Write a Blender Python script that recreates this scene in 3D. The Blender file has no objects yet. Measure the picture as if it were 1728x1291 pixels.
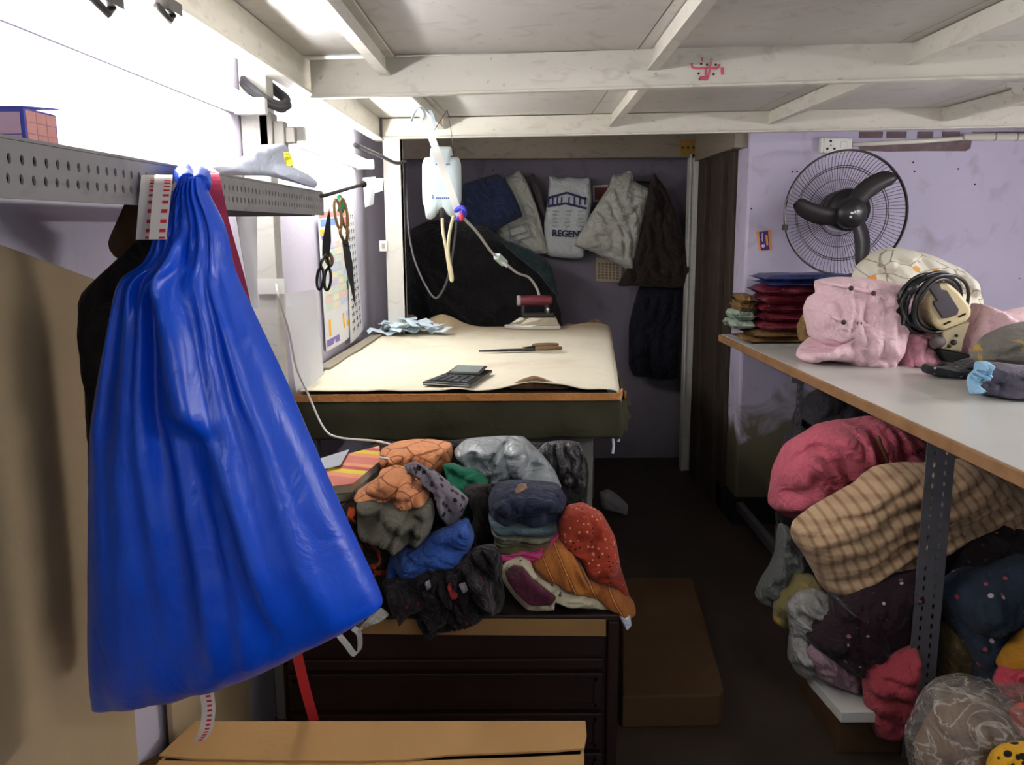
import bpy, math, random
from mathutils import Vector, Matrix, noise
random.seed(7)
sc = bpy.context.scene
COL = sc.collection
PI = math.pi
# ---------------------------------------------------------------- camera
F = 1450.0; PITCH = math.radians(10.36); ROLL = -0.006; CH = 1.42
CAM = Vector((0, 0, CH))
RM = Matrix.Rotation(PI/2-PITCH, 3, 'X') @ Matrix.Rotation(ROLL, 3, 'Z')
cd = bpy.data.cameras.new('camera'); cam = bpy.data.objects.new('camera', cd); COL.objects.link(cam)
cd.sensor_width = 36; cd.lens = F/1728*36; cd.clip_start = .02
cam.matrix_world = Matrix.Translation(CAM) @ RM.to_4x4()
sc.camera = cam

def ray(x, y): return RM @ Vector(((x-864)/F, -(y-645.5)/F, -1))
def P(x, y, X=None, Y=None, Z=None):
    d = ray(x, y)
    t = X/d.x if X is not None else Y/d.y if Y is not None else (Z-CH)/d.z
    return CAM + d*t
ZT = {'0': (0, 0, 1), '7': (480, 640, .3594), '8': (1200, 650, .4967), '6': (1180, 400, .3175), '5': (640, 230, .3641),
      '4': (450, 180, .3873), '3': (1100, 0, .3634), '2': (500, 0, .3472), '1': (0, 0, .3472), 'b': (100, 280, .7833),
      '22': (0, 100, .3254), 'm': (400, 950, .5208), '44': (680, 180, .2635), '55': (1360, 880, .3183), '66': (1000, 420, .4494)}
def z(k, pts):
    ox, oy, s = ZT[k]
    return [(ox+x*s, oy+y*s) for x, y in pts]
def z1(k, x, y): return z(k, [(x, y)])[0]

# ---------------------------------------------------------------- materials
MATS = {}
class NT:
    def __init__(s, name):
        m = bpy.data.materials.new(name); m.use_nodes = True
        s.m = m; s.t = m.node_tree; s.t.nodes.clear()
        s.out = s.n('ShaderNodeOutputMaterial'); s.b = s.n('ShaderNodeBsdfPrincipled')
        s.l(s.b.outputs[0], s.out.inputs[0])
        s.tc = s.n('ShaderNodeTexCoord').outputs['Object']
    def n(s, k): return s.t.nodes.new(k)
    def l(s, a, b): s.t.links.new(a, b)
    def map(s, scale=(1, 1, 1), rot=(0, 0, 0), src=None):
        n = s.n('ShaderNodeMapping'); s.l(src or s.tc, n.inputs[0]); n.inputs['Scale'].default_value = scale
        n.inputs['Rotation'].default_value = rot; return n.outputs[0]
    def noise(s, scale, detail=3, dist=0, src=None, rough=.5):
        n = s.n('ShaderNodeTexNoise'); s.l(src or s.tc, n.inputs['Vector']); n.inputs['Scale'].default_value = scale
        n.inputs['Detail'].default_value = detail; n.inputs['Distortion'].default_value = dist
        n.inputs['Roughness'].default_value = rough; return n.outputs[0]
    def vor(s, scale, src=None, feat='F1', out='Distance', rnd=1):
        n = s.n('ShaderNodeTexVoronoi'); n.feature = feat; s.l(src or s.tc, n.inputs['Vector'])
        n.inputs['Scale'].default_value = scale; n.inputs['Randomness'].default_value = rnd
        return n.outputs[out]
    def wave(s, scale, src=None, dist=0, direction='X', prof='SIN'):
        n = s.n('ShaderNodeTexWave'); s.l(src or s.tc, n.inputs['Vector']); n.bands_direction = direction; n.wave_profile = prof
        n.inputs['Scale'].default_value = scale; n.inputs['Distortion'].default_value = dist
        n.inputs['Detail'].default_value = 1; return n.outputs['Fac']
    def ramp(s, fac, stops, const=False):
        n = s.n('ShaderNodeValToRGB'); s.l(fac, n.inputs[0]); r = n.color_ramp
        if const: r.interpolation = 'CONSTANT'
        while len(r.elements) < len(stops): r.elements.new(.5)
        for e, (p, c) in zip(r.elements, stops): e.position = p; e.color = (*c, 1) if len(c) == 3 else c
        return n.outputs[0]
    def mix(s, fac, a, b, mode='MIX'):
        n = s.n('ShaderNodeMix'); n.data_type = 'RGBA'; n.blend_type = mode
        for i, v in ((0, fac), (6, a), (7, b)):
            if isinstance(v, (int, float)): n.inputs[i].default_value = v
            elif isinstance(v, tuple): n.inputs[i].default_value = (*v, 1)
            else: s.l(v, n.inputs[i])
        return n.outputs[2]
    def bump(s, h, strength=.3, dist=.01):
        n = s.n('ShaderNodeBump'); n.inputs['Strength'].default_value = strength; n.inputs['Distance'].default_value = dist
        s.l(h, n.inputs['Height'])
        if s.b.inputs['Normal'].links: s.l(s.b.inputs['Normal'].links[0].from_socket, n.inputs['Normal'])
        s.l(n.outputs[0], s.b.inputs['Normal'])
    def col(s, c):
        if isinstance(c, tuple): s.b.inputs['Base Color'].default_value = (*c, 1)
        else: s.l(c, s.b.inputs['Base Color'])
    def set(s, rough=.8, spec=.3, metal=0, alpha=1, sheen=0):
        i = s.b.inputs
        i['Roughness'].default_value = rough; i['Specular IOR Level'].default_value = spec; i['Metallic'].default_value = metal
        i['Alpha'].default_value = alpha; i['Sheen Weight'].default_value = sheen
        return s.m
def lin(r, g, b):
    f = lambda c: (c/255/12.92) if c/255 <= .04045 else ((c/255+.055)/1.055)**2.4
    return (f(r), f(g), f(b))
def sc3(c, k): return tuple(min(1, v*k) for v in c)
def plain(name, c, rough=.6, spec=.4, metal=0, var=.15, vs=8, bump=0, bs=60, alpha=1):
    n = NT(name)
    n.col(n.mix(n.noise(vs, 4), sc3(c, 1-var), sc3(c, 1+var)) if var else c)
    if bump: n.bump(n.noise(bs, 4), bump, .004)
    return n.set(rough, spec, metal, alpha)
def cloth(name, c, var=.2, rough=.9, wr=.5, ws=22, sheen=.1, pat=None, spec=.15, alpha=1):
    n = NT(name)
    base = n.mix(n.noise(5, 4, 1), sc3(c, 1-var), sc3(c, 1+var))
    if pat: base = pat(n, base)
    n.col(base)
    n.bump(n.noise(ws*.8, 5, 1.6), min(1, wr*1.3), .02)
    n.bump(n.noise(350, 2), .15, .002)
    return n.set(rough, spec, 0, alpha, sheen)
def flowers(c1, c2=None, scale=30, thr=.22, dens=.5):
    def f(n, base):
        src = n.mix(.06, n.tc, n.n('ShaderNodeTexNoise').outputs[1]) if False else n.tc
        d = n.vor(scale, src)
        cc = n.vor(scale, src, out='Color')
        sep = n.n('ShaderNodeSeparateColor'); n.l(cc, sep.inputs[0])
        keep = n.ramp(sep.outputs[0], [(0, (1, 1, 1)), (dens, (0, 0, 0))], True)
        spot = n.ramp(d, [(0, (1, 1, 1)), (thr, (1, 1, 1)), (thr+.06, (0, 0, 0))])
        m = n.mix(1.0, spot, keep, 'MULTIPLY')
        fc = n.ramp(sep.outputs[1], [(0, c1), (.5, c2 or c1)], True)
        return n.mix(m, base, fc)
    return f
def stripes(stops, scale, rot=(0, 0, 0), dist=.3, direction='X'):
    def f(n, base):
        w = n.wave(scale, n.map(rot=rot), dist, direction, 'SAW')
        return n.mix(.92, base, n.ramp(w, stops, True))
    return f
def checks(dark, s1, rot=(0, 0, 0), k=.55):
    def f(n, base):
        mp = n.map(rot=rot)
        a = n.ramp(n.wave(s1, mp, .6, 'X'), [(.55, (0, 0, 0)), (.95, (1, 1, 1))])
        b = n.ramp(n.wave(s1, mp, .6, 'Z'), [(.55, (0, 0, 0)), (.95, (1, 1, 1))])
        s = n.mix(.5, a, b, 'ADD')
        return n.mix(n.mix(1.0, s, (k, k, k), 'MULTIPLY'), base, dark)
    return f
def blotch(c, scale=6, lo=.5, hi=.6, dist=1.5):
    def f(n, base): return n.mix(n.ramp(n.noise(scale, 3, dist), [(lo, (0, 0, 0)), (hi, (1, 1, 1))]), base, c)
    return f
def cracks(c, scale=14, w=.05):
    def f(n, base):
        d = n.vor(scale, n.map((1, 1, 1.6)), 'DISTANCE_TO_EDGE')
        return n.mix(n.ramp(d, [(0, (1, 1, 1)), (w, (0, 0, 0))]), base, c)
    return f
def film(name, c, alpha, rough=.2, spec=.6, wr=1.0, ws=25, streak=0):
    n = NT(name)
    n.col(n.mix(n.noise(10, 4, 2), sc3(c, .7), sc3(c, 1.25)))
    n.bump(n.noise(ws, 5, 2.5), wr, .02)
    if streak:                                               # folded film is more opaque along its creases
        d = n.noise(streak, 4, 2.2, n.map((1, 1, 1.6), (.4, .2, .5)))
        a = n.ramp(d, [(0, (alpha*.7,)*3), (.46, (alpha*.9,)*3), (.5, (.7,)*3), (.53, (alpha*.9,)*3), (1, (alpha*1.3,)*3)])
        m = n.set(rough, spec, 0, 1); n.l(a, n.b.inputs['Alpha']); return m
    return n.set(rough, spec, 0, alpha)
def wallmat(name, c, dirt, dz=None, dirt_amt=.5):
    n = NT(name)
    base = n.mix(n.noise(2.5, 5), sc3(c, .93), sc3(c, 1.06))
    st = n.ramp(n.noise(7, 6, .6), [(.56, (0, 0, 0)), (.75, (dirt_amt,)*3)])
    base = n.mix(st, base, dirt)
    sp = n.ramp(n.vor(9), [(.03, (1, 1, 1)), (.05, (0, 0, 0))])
    base = n.mix(sp, base, sc3(dirt, .5))
    if dz:                                                   # peeling damp paint near the ground
        sep = n.n('ShaderNodeSeparateXYZ'); n.l(n.tc, sep.inputs[0])
        ad = n.n('ShaderNodeMath'); ad.operation = 'MULTIPLY_ADD'; n.l(n.noise(5, 4, 1), ad.inputs[0]); ad.inputs[1].default_value = -.7
        n.l(sep.outputs[2], ad.inputs[2])
        g = n.ramp(ad.outputs[0], [(0, (1, 1, 1)), (.12, (0, 0, 0))])
        base = n.mix(g, base, dz)
    n.col(base); n.bump(n.noise(60, 5), .15, .004); n.bump(n.noise(6, 3), .2, .01)
    return n.set(.75, .25)
def emit(name, c, s):
    n = NT(name); e = n.n('ShaderNodeEmission'); e.inputs[0].default_value = (*c, 1); e.inputs[1].default_value = s
    n.l(e.outputs[0], n.out.inputs[0]); return n.m

LILAC = lin(202, 195, 217)
m_wall = wallmat('lilac_paint', LILAC, lin(150, 140, 135))
m_wallb = wallmat('lilac_paint_damp', lin(194, 187, 210), lin(130, 122, 126), lin(110, 104, 82))
m_walld = wallmat('lilac_paint_shaded', lin(120, 113, 124), lin(80, 73, 78))  # same lilac darkened overall, the alcove's shade is in the colour
m_wallw = wallmat('white_paint_left', lin(206, 201, 217), lin(180, 172, 175), None, .3)
def steel_paint(name, c, dirt, amt):
    n = NT(name)
    base = n.mix(n.noise(3, 4), sc3(c, .9), sc3(c, 1.06))
    g = n.ramp(n.noise(11, 7, 1.2, n.map((1, 1, 2.5))), [(.55, (0, 0, 0)), (.8, (amt,)*3)])
    base = n.mix(g, base, dirt)
    g2 = n.ramp(n.noise(45, 3), [(.68, (0, 0, 0)), (.74, (amt,)*3)])
    n.col(n.mix(g2, base, sc3(dirt, .5)))
    n.bump(n.noise(40, 4), .1, .003)
    return n.set(.5, .35)
m_beam = steel_paint('cream_steel_paint', lin(216, 212, 200), lin(140, 126, 108), .4)
m_plate = steel_paint('white_ceiling_sheet', lin(206, 203, 198), lin(140, 124, 118), .4)
m_postp = steel_paint('dirty_white_post', lin(204, 202, 194), lin(140, 132, 116), .35)
m_header = steel_paint('brown_grey_header', lin(130, 120, 105), lin(70, 58, 50), .7)
m_dwood = plain('dark_weathered_wood', lin(62, 52, 44), .8, .2, var=.5, vs=12, bump=.4, bs=30)
m_floor = plain('dark_grimy_floor', lin(60, 50, 43), .6, .3, var=.5, vs=6, bump=.3, bs=40)
m_plinth = plain('black_plinth', lin(25, 22, 22), .7)
m_slot = steel_paint('grey_slotted_steel', lin(150, 148, 145), lin(90, 85, 82), .5)
m_slotd = steel_paint('dark_grey_slotted_steel', lin(88, 87, 92), lin(50, 48, 48), .6)
m_black = plain('black_plastic', lin(24, 23, 25), .35, .5, var=.1)
m_blackm = plain('matt_black', lin(20, 19, 21), .8, .2, var=.2)
m_dark = plain('dark_metal', lin(45, 42, 40), .5, .5, .4)
m_white = plain('white_plastic', lin(225, 224, 218), .4, .4, var=.05)
m_paper = plain('white_paper', lin(226, 228, 232), .85, .1, var=.04)
m_card = plain('tan_hardboard', lin(176, 156, 122), .75, .2, var=.12, vs=3, bump=.15, bs=120)
m_carton = plain('corrugated_cardboard', lin(190, 150, 98), .85, .15, var=.1, vs=5, bump=.2, bs=80)
m_cardd = plain('old_brown_cardboard', lin(80, 60, 42), .9, .1, var=.2, vs=7, bump=.2, bs=60)
m_carddark = plain('dark_cardboard', lin(70, 48, 28), .95, .05)
m_mahog = plain('dark_mahogany', lin(38, 22, 20), .5, .3, var=.35, vs=7)
m_chrome = plain('worn_chrome', lin(200, 196, 186), .3, .6, .8, var=.2, vs=20)
m_brass = plain('brass', lin(122, 98, 56), .45, .5, .6, var=.25, vs=20)
m_tube2 = emit('added_tube_glow', (1.0, .985, .96), 135)  # stronger glow for the added tube on the right wall
m_tube = emit('tube_glow', (1.0, .985, .96), 68)

# ---------------------------------------------------------------- mesh helpers
ORG = {}
def link(o): COL.objects.link(o); return o
class MB:
    def __init__(s): s.v = []; s.f = []; s.mi = []; s.cur = 0
    def add(s, vs, fs):
        b = len(s.v); s.v += [Vector(v) for v in vs]
        for f in fs: s.f.append([i+b for i in f]); s.mi.append(s.cur)
        return s
    def box(s, lo, hi):
        (a, b, c), (d, e, f) = lo, hi
        return s.add([(a, b, c), (d, b, c), (d, e, c), (a, e, c), (a, b, f), (d, b, f), (d, e, f), (a, e, f)],
                     [(0, 3, 2, 1), (4, 5, 6, 7), (0, 1, 5, 4), (1, 2, 6, 5), (2, 3, 7, 6), (3, 0, 4, 7)])
    def bar(s, p, q, w, h, up=(0, 0, 1)):                    # box section w (side) by h (up) along p-q
        p, q = Vector(p), Vector(q); d = (q-p).normalized(); u = Vector(up)
        r = d.cross(u).normalized(); u = r.cross(d)
        c = [r*(-w/2)+u*(-h/2), r*(w/2)+u*(-h/2), r*(w/2)+u*(h/2), r*(-w/2)+u*(h/2)]
        return s.add([p+x for x in c]+[q+x for x in c],
                     [(0, 1, 2, 3), (7, 6, 5, 4), (0, 4, 5, 1), (1, 5, 6, 2), (2, 6, 7, 3), (3, 7, 4, 0)])
    def prism(s, pts, vec):                                  # polygon extruded
        n = len(pts); vec = Vector(vec); pts = [Vector(p) for p in pts]
        fs = [tuple(range(n)), tuple(range(2*n-1, n-1, -1))]
        for i in range(n): j = (i+1) % n; fs.append((i, i+n, j+n, j))
        return s.add(pts+[p+vec for p in pts], fs)
    def tube(s, pts, r, n=8, closed=False, rf=None):
        pts = [Vector(p) for p in pts]; m = len(pts); vs = []; prev = None
        for i, p in enumerate(pts):
            a = pts[(i-1) % m] if (closed or i) else p; b = pts[(i+1) % m] if (closed or i < m-1) else p
            t = (b-a).normalized()
            if prev is None:
                x = t.orthogonal().normalized()
            else:
                x = (prev-t*prev.dot(t)); x = x.normalized() if x.length > 1e-6 else t.orthogonal().normalized()
            prev = x; y = t.cross(x); rr = r*(rf(i/max(1, m-1)) if rf else 1)
            vs += [p+(x*math.cos(2*PI*k/n)+y*math.sin(2*PI*k/n))*rr for k in range(n)]
        fs = []
        for i in range(m if closed else m-1):
            a, b = i*n, ((i+1) % m)*n
            for k in range(n): k2 = (k+1) % n; fs.append((a+k, a+k2, b+k2, b+k))
        if not closed: fs += [tuple(range(n-1, -1, -1)), tuple(range((m-1)*n, m*n))]
        return s.add(vs, fs)
    def ribbon(s, pts, w, wdir, t=.0012):                    # flat strip of width w across wdir
        pts = [Vector(p) for p in pts]; m = len(pts); vs = []
        for i, p in enumerate(pts):
            wd = Vector(wdir(i/(m-1)) if callable(wdir) else wdir).normalized()
            tg = (pts[min(i+1, m-1)]-pts[max(i-1, 0)]).normalized(); nn = tg.cross(wd).normalized()*t/2
            vs += [p-wd*w/2+nn, p+wd*w/2+nn, p+wd*w/2-nn, p-wd*w/2-nn]
        fs = [(0, 1, 2, 3), tuple(range(4*m-1, 4*m-5, -1))]
        for i in range(m-1):
            for k in range(4): k2 = (k+1) % 4; fs.append((4*i+k, 4*i+4+k, 4*i+4+k2, 4*i+k2))
        return s.add(vs, fs)
    def lathe(s, prof, c, axis=(0, 0, 1), n=24):             # prof: (radius, height)
        ax = Vector(axis).normalized(); x = ax.orthogonal().normalized(); y = ax.cross(x); c = Vector(c); vs = []
        for r, h in prof:
            vs += [c+ax*h+(x*math.cos(2*PI*k/n)+y*math.sin(2*PI*k/n))*max(r, 1e-4) for k in range(n)]
        fs = []
        for i in range(len(prof)-1):
            for k in range(n): k2 = (k+1) % n; fs.append((i*n+k, i*n+k2, i*n+n+k2, i*n+n+k))
        fs += [tuple(range(n-1, -1, -1)), tuple(range((len(prof)-1)*n, len(prof)*n))]
        return s.add(vs, fs)
    def quad(s, a, b, c, d): return s.add([a, b, c, d], [(0, 1, 2, 3)])
    def perf(s, o, u, v, L, W, nu, rows, hw, hh, off=0):     # sheet with real oval holes
        o, u, v = Vector(o), Vector(u).normalized(), Vector(v).normalized(); nv = len(rows)
        edges = [0]+[(rows[i]+rows[i+1])/2 for i in range(nv-1)]+[1]
        for i in range(nu):
            for j in range(nv):
                u0, u1 = L*i/nu, L*(i+1)/nu; v0, v1 = W*edges[j], W*edges[j+1]
                cu = (u0+u1)/2+(off*(j % 2)*L/nu); cv = W*rows[j]
                um, vm = (u0+u1)/2, (v0+v1)/2
                outer = [(u0, v0), (um, v0), (u1, v0), (u1, vm), (u1, v1), (um, v1), (u0, v1), (u0, vm)]
                inner = [(cu+hw*math.cos(a), cv+hh*math.sin(a)) for a in [math.radians(x) for x in (225, 270, 315, 0, 45, 90, 135, 180)]]
                s.add([o+u*a+v*b for a, b in outer+inner], [(k, (k+1) % 8, 8+(k+1) % 8, 8+k) for k in range(8)])
        return s
    def build(s, name, mats, parent=None, smooth=False, bevel=0, solid=0, origin=None):
        if not isinstance(mats, (list, tuple)): mats = [mats]
        if parent is not None: og = ORG[parent.name]
        elif origin is not None: og = Vector(origin)
        else:
            xs = [v.x for v in s.v]; ys = [v.y for v in s.v]; zs = [v.z for v in s.v]
            og = Vector(((min(xs)+max(xs))/2, (min(ys)+max(ys))/2, min(zs)))
        me = bpy.data.meshes.new(name)
        me.from_pydata([v-og for v in s.v], [], s.f)
        for m in mats: me.materials.append(m)
        me.polygons.foreach_set('material_index', s.mi)
        if smooth: me.polygons.foreach_set('use_smooth', [True]*len(me.polygons))
        me.update(); me.validate()
        o = link(bpy.data.objects.new(name, me))
        if parent is not None: o.parent = parent
        else: o.location = og
        ORG[o.name] = og
        if solid:
            md = o.modifiers.new('solid', 'SOLIDIFY'); md.thickness = solid; md.offset = 0
        if bevel:
            md = o.modifiers.new('bevel', 'BEVEL'); md.width = bevel; md.segments = 2; md.limit_method = 'ANGLE'
        return o
def tag(o, label=None, cat=None, group=None, kind=None):
    if label: o['label'] = label
    if cat: o['category'] = cat
    if group: o['group'] = group
    if kind: o['kind'] = kind
    return o
def thing(name, loc, label, cat, group=None):
    o = link(bpy.data.objects.new(name, None)); o.location = loc; o.empty_display_size = .05
    ORG[o.name] = Vector(loc)
    return tag(o, label, cat, group)
def struct(name, mb, m, **k): return tag(mb.build(name, m, **k), kind='structure')
def crom(pts, n, closed=False):
    pts = [Vector(p) for p in pts]; m = len(pts); out = []
    segs = m if closed else m-1
    for i in range(n):
        t = i/n*segs if closed else i/(n-1)*segs
        k = min(int(t), segs-1); f = t-k
        g = (lambda j: pts[j % m]) if closed else (lambda j: pts[max(0, min(m-1, j))])
        a, b, c, d = g(k-1), g(k), g(k+1), g(k+2)
        out.append(.5*((2*b)+(c-a)*f+(2*a-5*b+4*c-d)*f*f+(3*b-a-3*c+d)*f**3))
    return out
def resample(pts, n):                                        # closed outline, even spacing, softly rounded corners
    pts = [Vector((x, y)) for x, y in pts]; m = len(pts)
    dense = []
    for i in range(m):
        a, b, c, d = pts[i-1], pts[i], pts[(i+1) % m], pts[(i+2) % m]
        L = (c-b).length or 1
        t1 = (c-a)*(.35*min(1, L/max(1e-6, (c-a).length)*1.0)); t2 = (d-b)*(.35*min(1, L/max(1e-6, (d-b).length)))
        for k in range(12):
            f = k/12
            dense.append((2*f**3-3*f*f+1)*b+(f**3-2*f*f+f)*t1+(-2*f**3+3*f*f)*c+(f**3-f*f)*t2)
    cum = [0]
    for i in range(len(dense)): cum.append(cum[-1]+(dense[(i+1) % len(dense)]-dense[i]).length)
    out = []; j = 0
    for i in range(n):
        t = cum[-1]*i/n
        while cum[j+1] < t: j += 1
        f = (t-cum[j])/max(1e-9, cum[j+1]-cum[j]); out.append(dense[j].lerp(dense[(j+1) % len(dense)], f))
    return out
def pillow_mb(pts, Y, T, back=.7, p=3.4, q=2.0, tz=0, tx=0, wr=.4, wf=7, folds=(), seed=0, n=128, R=26, rag=.012, zmin=None, ctr=None, fdir=None):
    ol = resample(pts, n)
    c = Vector(ctr) if ctr else sum(ol, Vector((0, 0)))/n
    C0 = P(c.x, c.y, Y=Y); sd = Vector((seed*3.17+.3, seed*1.7, seed*2.3))
    k0 = C0.y-tz*C0.z-tx*C0.x
    def U(q2):
        d = ray(q2.x, q2.y); t = (k0-CAM.y+tz*CAM.z+tx*CAM.x)/(d.y-tz*d.z-tx*d.x)
        return CAM+d*t
    W = [U(o) for o in ol]; Cw = U(c)
    W = [Cw+(w-Cw)*(1+rag*3*noise.noise((w-Cw)*14+sd)) for w in W]
    da = random.Random(seed*7+3).uniform(0, PI) if fdir is None else math.radians(fdir); ca, sa = math.cos(da), math.sin(da)
    wk = min(.075, .018+T*.35)*wr*2.9
    vs = []; fs = []
    def disp(pt, r):
        fade = max(0, 1-r**9)
        e = Vector((pt.x*ca+pt.z*sa, pt.y, (pt.z*ca-pt.x*sa)*.45))
        q_ = e*wf*1.5+sd+.55*noise.noise_vector(pt*wf*.9+sd)
        hh = 1.5*abs(noise.noise(q_))+.75*abs(noise.noise(q_*2.1+sd))+.35*abs(noise.noise(q_*4.4))
        d = wk*(hh-.55)*fade+wr*T*.5*noise.noise(pt*wf*.6+sd)*fade
        for ang, wl, amp, warp in folds:
            a = math.radians(ang); s_ = (pt.x*math.cos(a)+pt.z*math.sin(a))/wl+warp*(noise.noise(pt*4+sd)+.35*noise.noise(pt*11+sd))
            d += 1.7*amp*(2*abs(math.sin(PI*s_))**.8-1.1)*fade
        return d
    for side in (-1, 1):
        for i in range(R+1):
            r = math.sin(i/R*PI/2) if True else i/R
            for w in (W if i else [Cw]):
                pt = Cw+(w-Cw)*r
                t = T*max(0, 1-r**p)**(1/q)
                if side < 0: y = -(t+disp(pt, r))
                else: y = back*t
                v = pt+Vector((0, y, 0))
                if zmin is not None and v.z < zmin: v.z = zmin
                vs.append(v)
    def idx(side, i, k): return side*(1+R*n)+(0 if i == 0 else 1+(i-1)*n+k % n)
    for sd_ in (0, 1):
        for k in range(n):
            f = (idx(sd_, 0, 0), idx(sd_, 1, k), idx(sd_, 1, k+1)); fs.append(f[::-1] if sd_ else f)
            for i in range(1, R):
                if sd_ == 1 and i == R-1:
                    f = (idx(1, i, k), idx(0, R, k), idx(0, R, k+1), idx(1, i, k+1))
                else: f = (idx(sd_, i, k), idx(sd_, i+1, k), idx(sd_, i+1, k+1), idx(sd_, i, k+1))
                fs.append(f[::-1] if sd_ else f)
    mb = MB(); mb.add(vs, fs); return mb
def clean(o):                                                # drop the duplicate unused rim
    me = o.data; used = set(i for p_ in me.polygons for i in p_.vertices)
    return o
SEED = [0]
def pil(name, zk, pts, Y, T, m, label=None, cat=None, group=None, parent=None, **k):
    SEED[0] += 1; k.setdefault('seed', SEED[0])
    mb = pillow_mb(z(zk, pts), Y, T, **k)
    # remove unused verts
    used = sorted(set(i for f in mb.f for i in f)); re_ = {a: b for b, a in enumerate(used)}
    mb.v = [mb.v[i] for i in used]; mb.f = [[re_[i] for i in f] for f in mb.f]
    return tag(mb.build(name, m, parent, smooth=True), label, cat, group)
def slabpx(name, zk, pts, Z, th, m, label=None, cat=None, parent=None, bevel=.002, group=None):
    mb = MB(); mb.prism([P(x, y, Z=Z) for x, y in z(zk, pts)], (0, 0, -th))
    return tag(mb.build(name, m, parent, bevel=bevel), label, cat, group)
def slabY(name, zk, pts, Y, d, m, label=None, cat=None, parent=None, bevel=.001, group=None):
    mb = MB(); mb.prism([P(x, y, Y=Y) for x, y in z(zk, pts)], (0, d, 0))
    return tag(mb.build(name, m, parent, bevel=bevel), label, cat, group)
def path(zk, pts):                                           # (x, y, depth) picture points -> smooth world path
    out = []
    for x, y, Y in pts:
        a, b = z1(zk, x, y); out.append(P(a, b, Y=Y))
    return out
def tex(name, body, size, loc, m, parent, xdir=(1, 0, 0), ydir=(0, 0, 1), ext=.0008, align='CENTER', bold=.0018):
    cu = bpy.data.curves.new('txt', 'FONT'); cu.body = body; cu.size = size; cu.align_x = align; cu.align_y = 'CENTER'; cu.extrude = ext; cu.offset = bold
    t = bpy.data.objects.new('txt', cu); COL.objects.link(t)
    dg = bpy.context.evaluated_depsgraph_get(); me = bpy.data.meshes.new_from_object(t.evaluated_get(dg))
    bpy.data.objects.remove(t); bpy.data.curves.remove(cu)
    x = Vector(xdir).normalized(); y = Vector(ydir); y = (y-x*y.dot(x)).normalized(); n = x.cross(y)
    M = Matrix((x, y, n)).transposed().to_4x4()
    og = ORG[parent.name]; me.transform(Matrix.Translation(Vector(loc)-og) @ M)
    me.materials.clear(); me.materials.append(m)
    o = link(bpy.data.objects.new(name, me)); o.parent = parent; ORG[o.name] = og
    return o

# ================================================================ SETTING
XL = -.70; XR = 2.75; YW = 3.97; YB = 5.15; XC = 1.07; ZC = 1.905
struct('floor', MB().box((XL-.1, -1.5, -.1), (XR+.1, YB+.1, 0)), m_floor)
struct('wall_left', MB().box((XL-.1, -1.5, 0), (XL, YB, 2.3)), m_wallw)
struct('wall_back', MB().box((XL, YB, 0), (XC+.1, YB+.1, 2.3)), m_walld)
struct('wall_front_right', MB().box((XC, YW, .12), (XR, YB, 2.3)), m_wallb, bevel=.012, origin=(1.1, YW, .12))
struct('wall_right', MB().box((XR, -1.5, 0), (XR+.1, YW, 2.3)), m_wall)
struct('baseboard_right', MB().box((XC-.02, YW-.03, 0), (XR, YB, .12)), m_plinth)
# loft sheets
cz = MB()
for y0, y1 in ((-1.2, .25), (.256, 2.6), (2.606, 4.15)):
    xs = [XL, -.35, .36, 1.06, 1.76, 2.46, XR]
    for a, b in zip(xs[:-1], xs[1:]): cz.box((a+.002, y0, ZC), (b-.002, y1, ZC+.02))
cz.box((XL, -1.2, ZC+.02), (XR, YB, ZC+.06))
struct('ceiling', cz, m_plate)
# beams: channel sections
def channel(p, q, h, fl, t=.008, face=-1):
    p, q = Vector(p), Vector(q); mb = MB()
    up = Vector((0, 0, 1)); d = (q-p).normalized(); s = d.cross(up)*face
    mb.bar(p+up*h/2, q+up*h/2, t, h)
    mb.bar(p+s*fl/2+up*t/2, q+s*fl/2+up*t/2, fl, t)
    mb.bar(p-s*fl/2+up*t/2, q-s*fl/2+up*t/2, fl*.9, t)
    mb.bar(p+s*fl/2+up*(h-t/2), q+s*fl/2+up*(h-t/2), fl, t)
    return mb
b1a, b1b = Vector((-.58, 2.62, 1.787)), Vector((XR, 2.35, 1.822))
b2a, b2b = Vector((-.58, 4.05, 1.809)), Vector((XR, 3.73, 1.818))
struct('trim_1', channel(b1a, b1b, .108, .016), m_beam, bevel=.002)
struct('trim_2', channel(b2a, b2b, .09, .016), m_beam, bevel=.002)
struct('trim_3', channel((-.6, -1.2, 1.787), (-.6, 4.1, 1.805), .105, .024), m_beam, bevel=.002)
ti = 4
def rafter(x0, y0, x1, y1):
    global ti
    mb = MB(); a, b = Vector((x0, y0, ZC-.03)), Vector((x1, y1, ZC-.03))
    mb.bar(a, b, .006, .052); mb.bar(a+Vector((0, 0, -.026)), b+Vector((0, 0, -.026)), .03, .006)
    mb.bar(a+Vector((.012, 0, .024)), b+Vector((.012, 0, .024)), .03, .006)
    struct('trim_%d' % ti, mb, m_beam); ti += 1
for x0, x1 in ((-.36, -.36), (.36, .40), (1.06, 1.10), (1.76, 1.80)):
    f = (x1+.58)/(XR+.58); yb = 2.62-.27*f
    rafter(x0-.02, -1.1, x1, yb-.012)
for x0, x1 in ((-.36, -.31), (.42, .45), (1.12, 1.13), (1.86, 1.85), (2.5, 2.5)):
    rafter(x0, 2.62-.27*(x0+.58)/3.33+.02, x1, 4.05-.32*(x1+.58)/3.33-.012)
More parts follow.
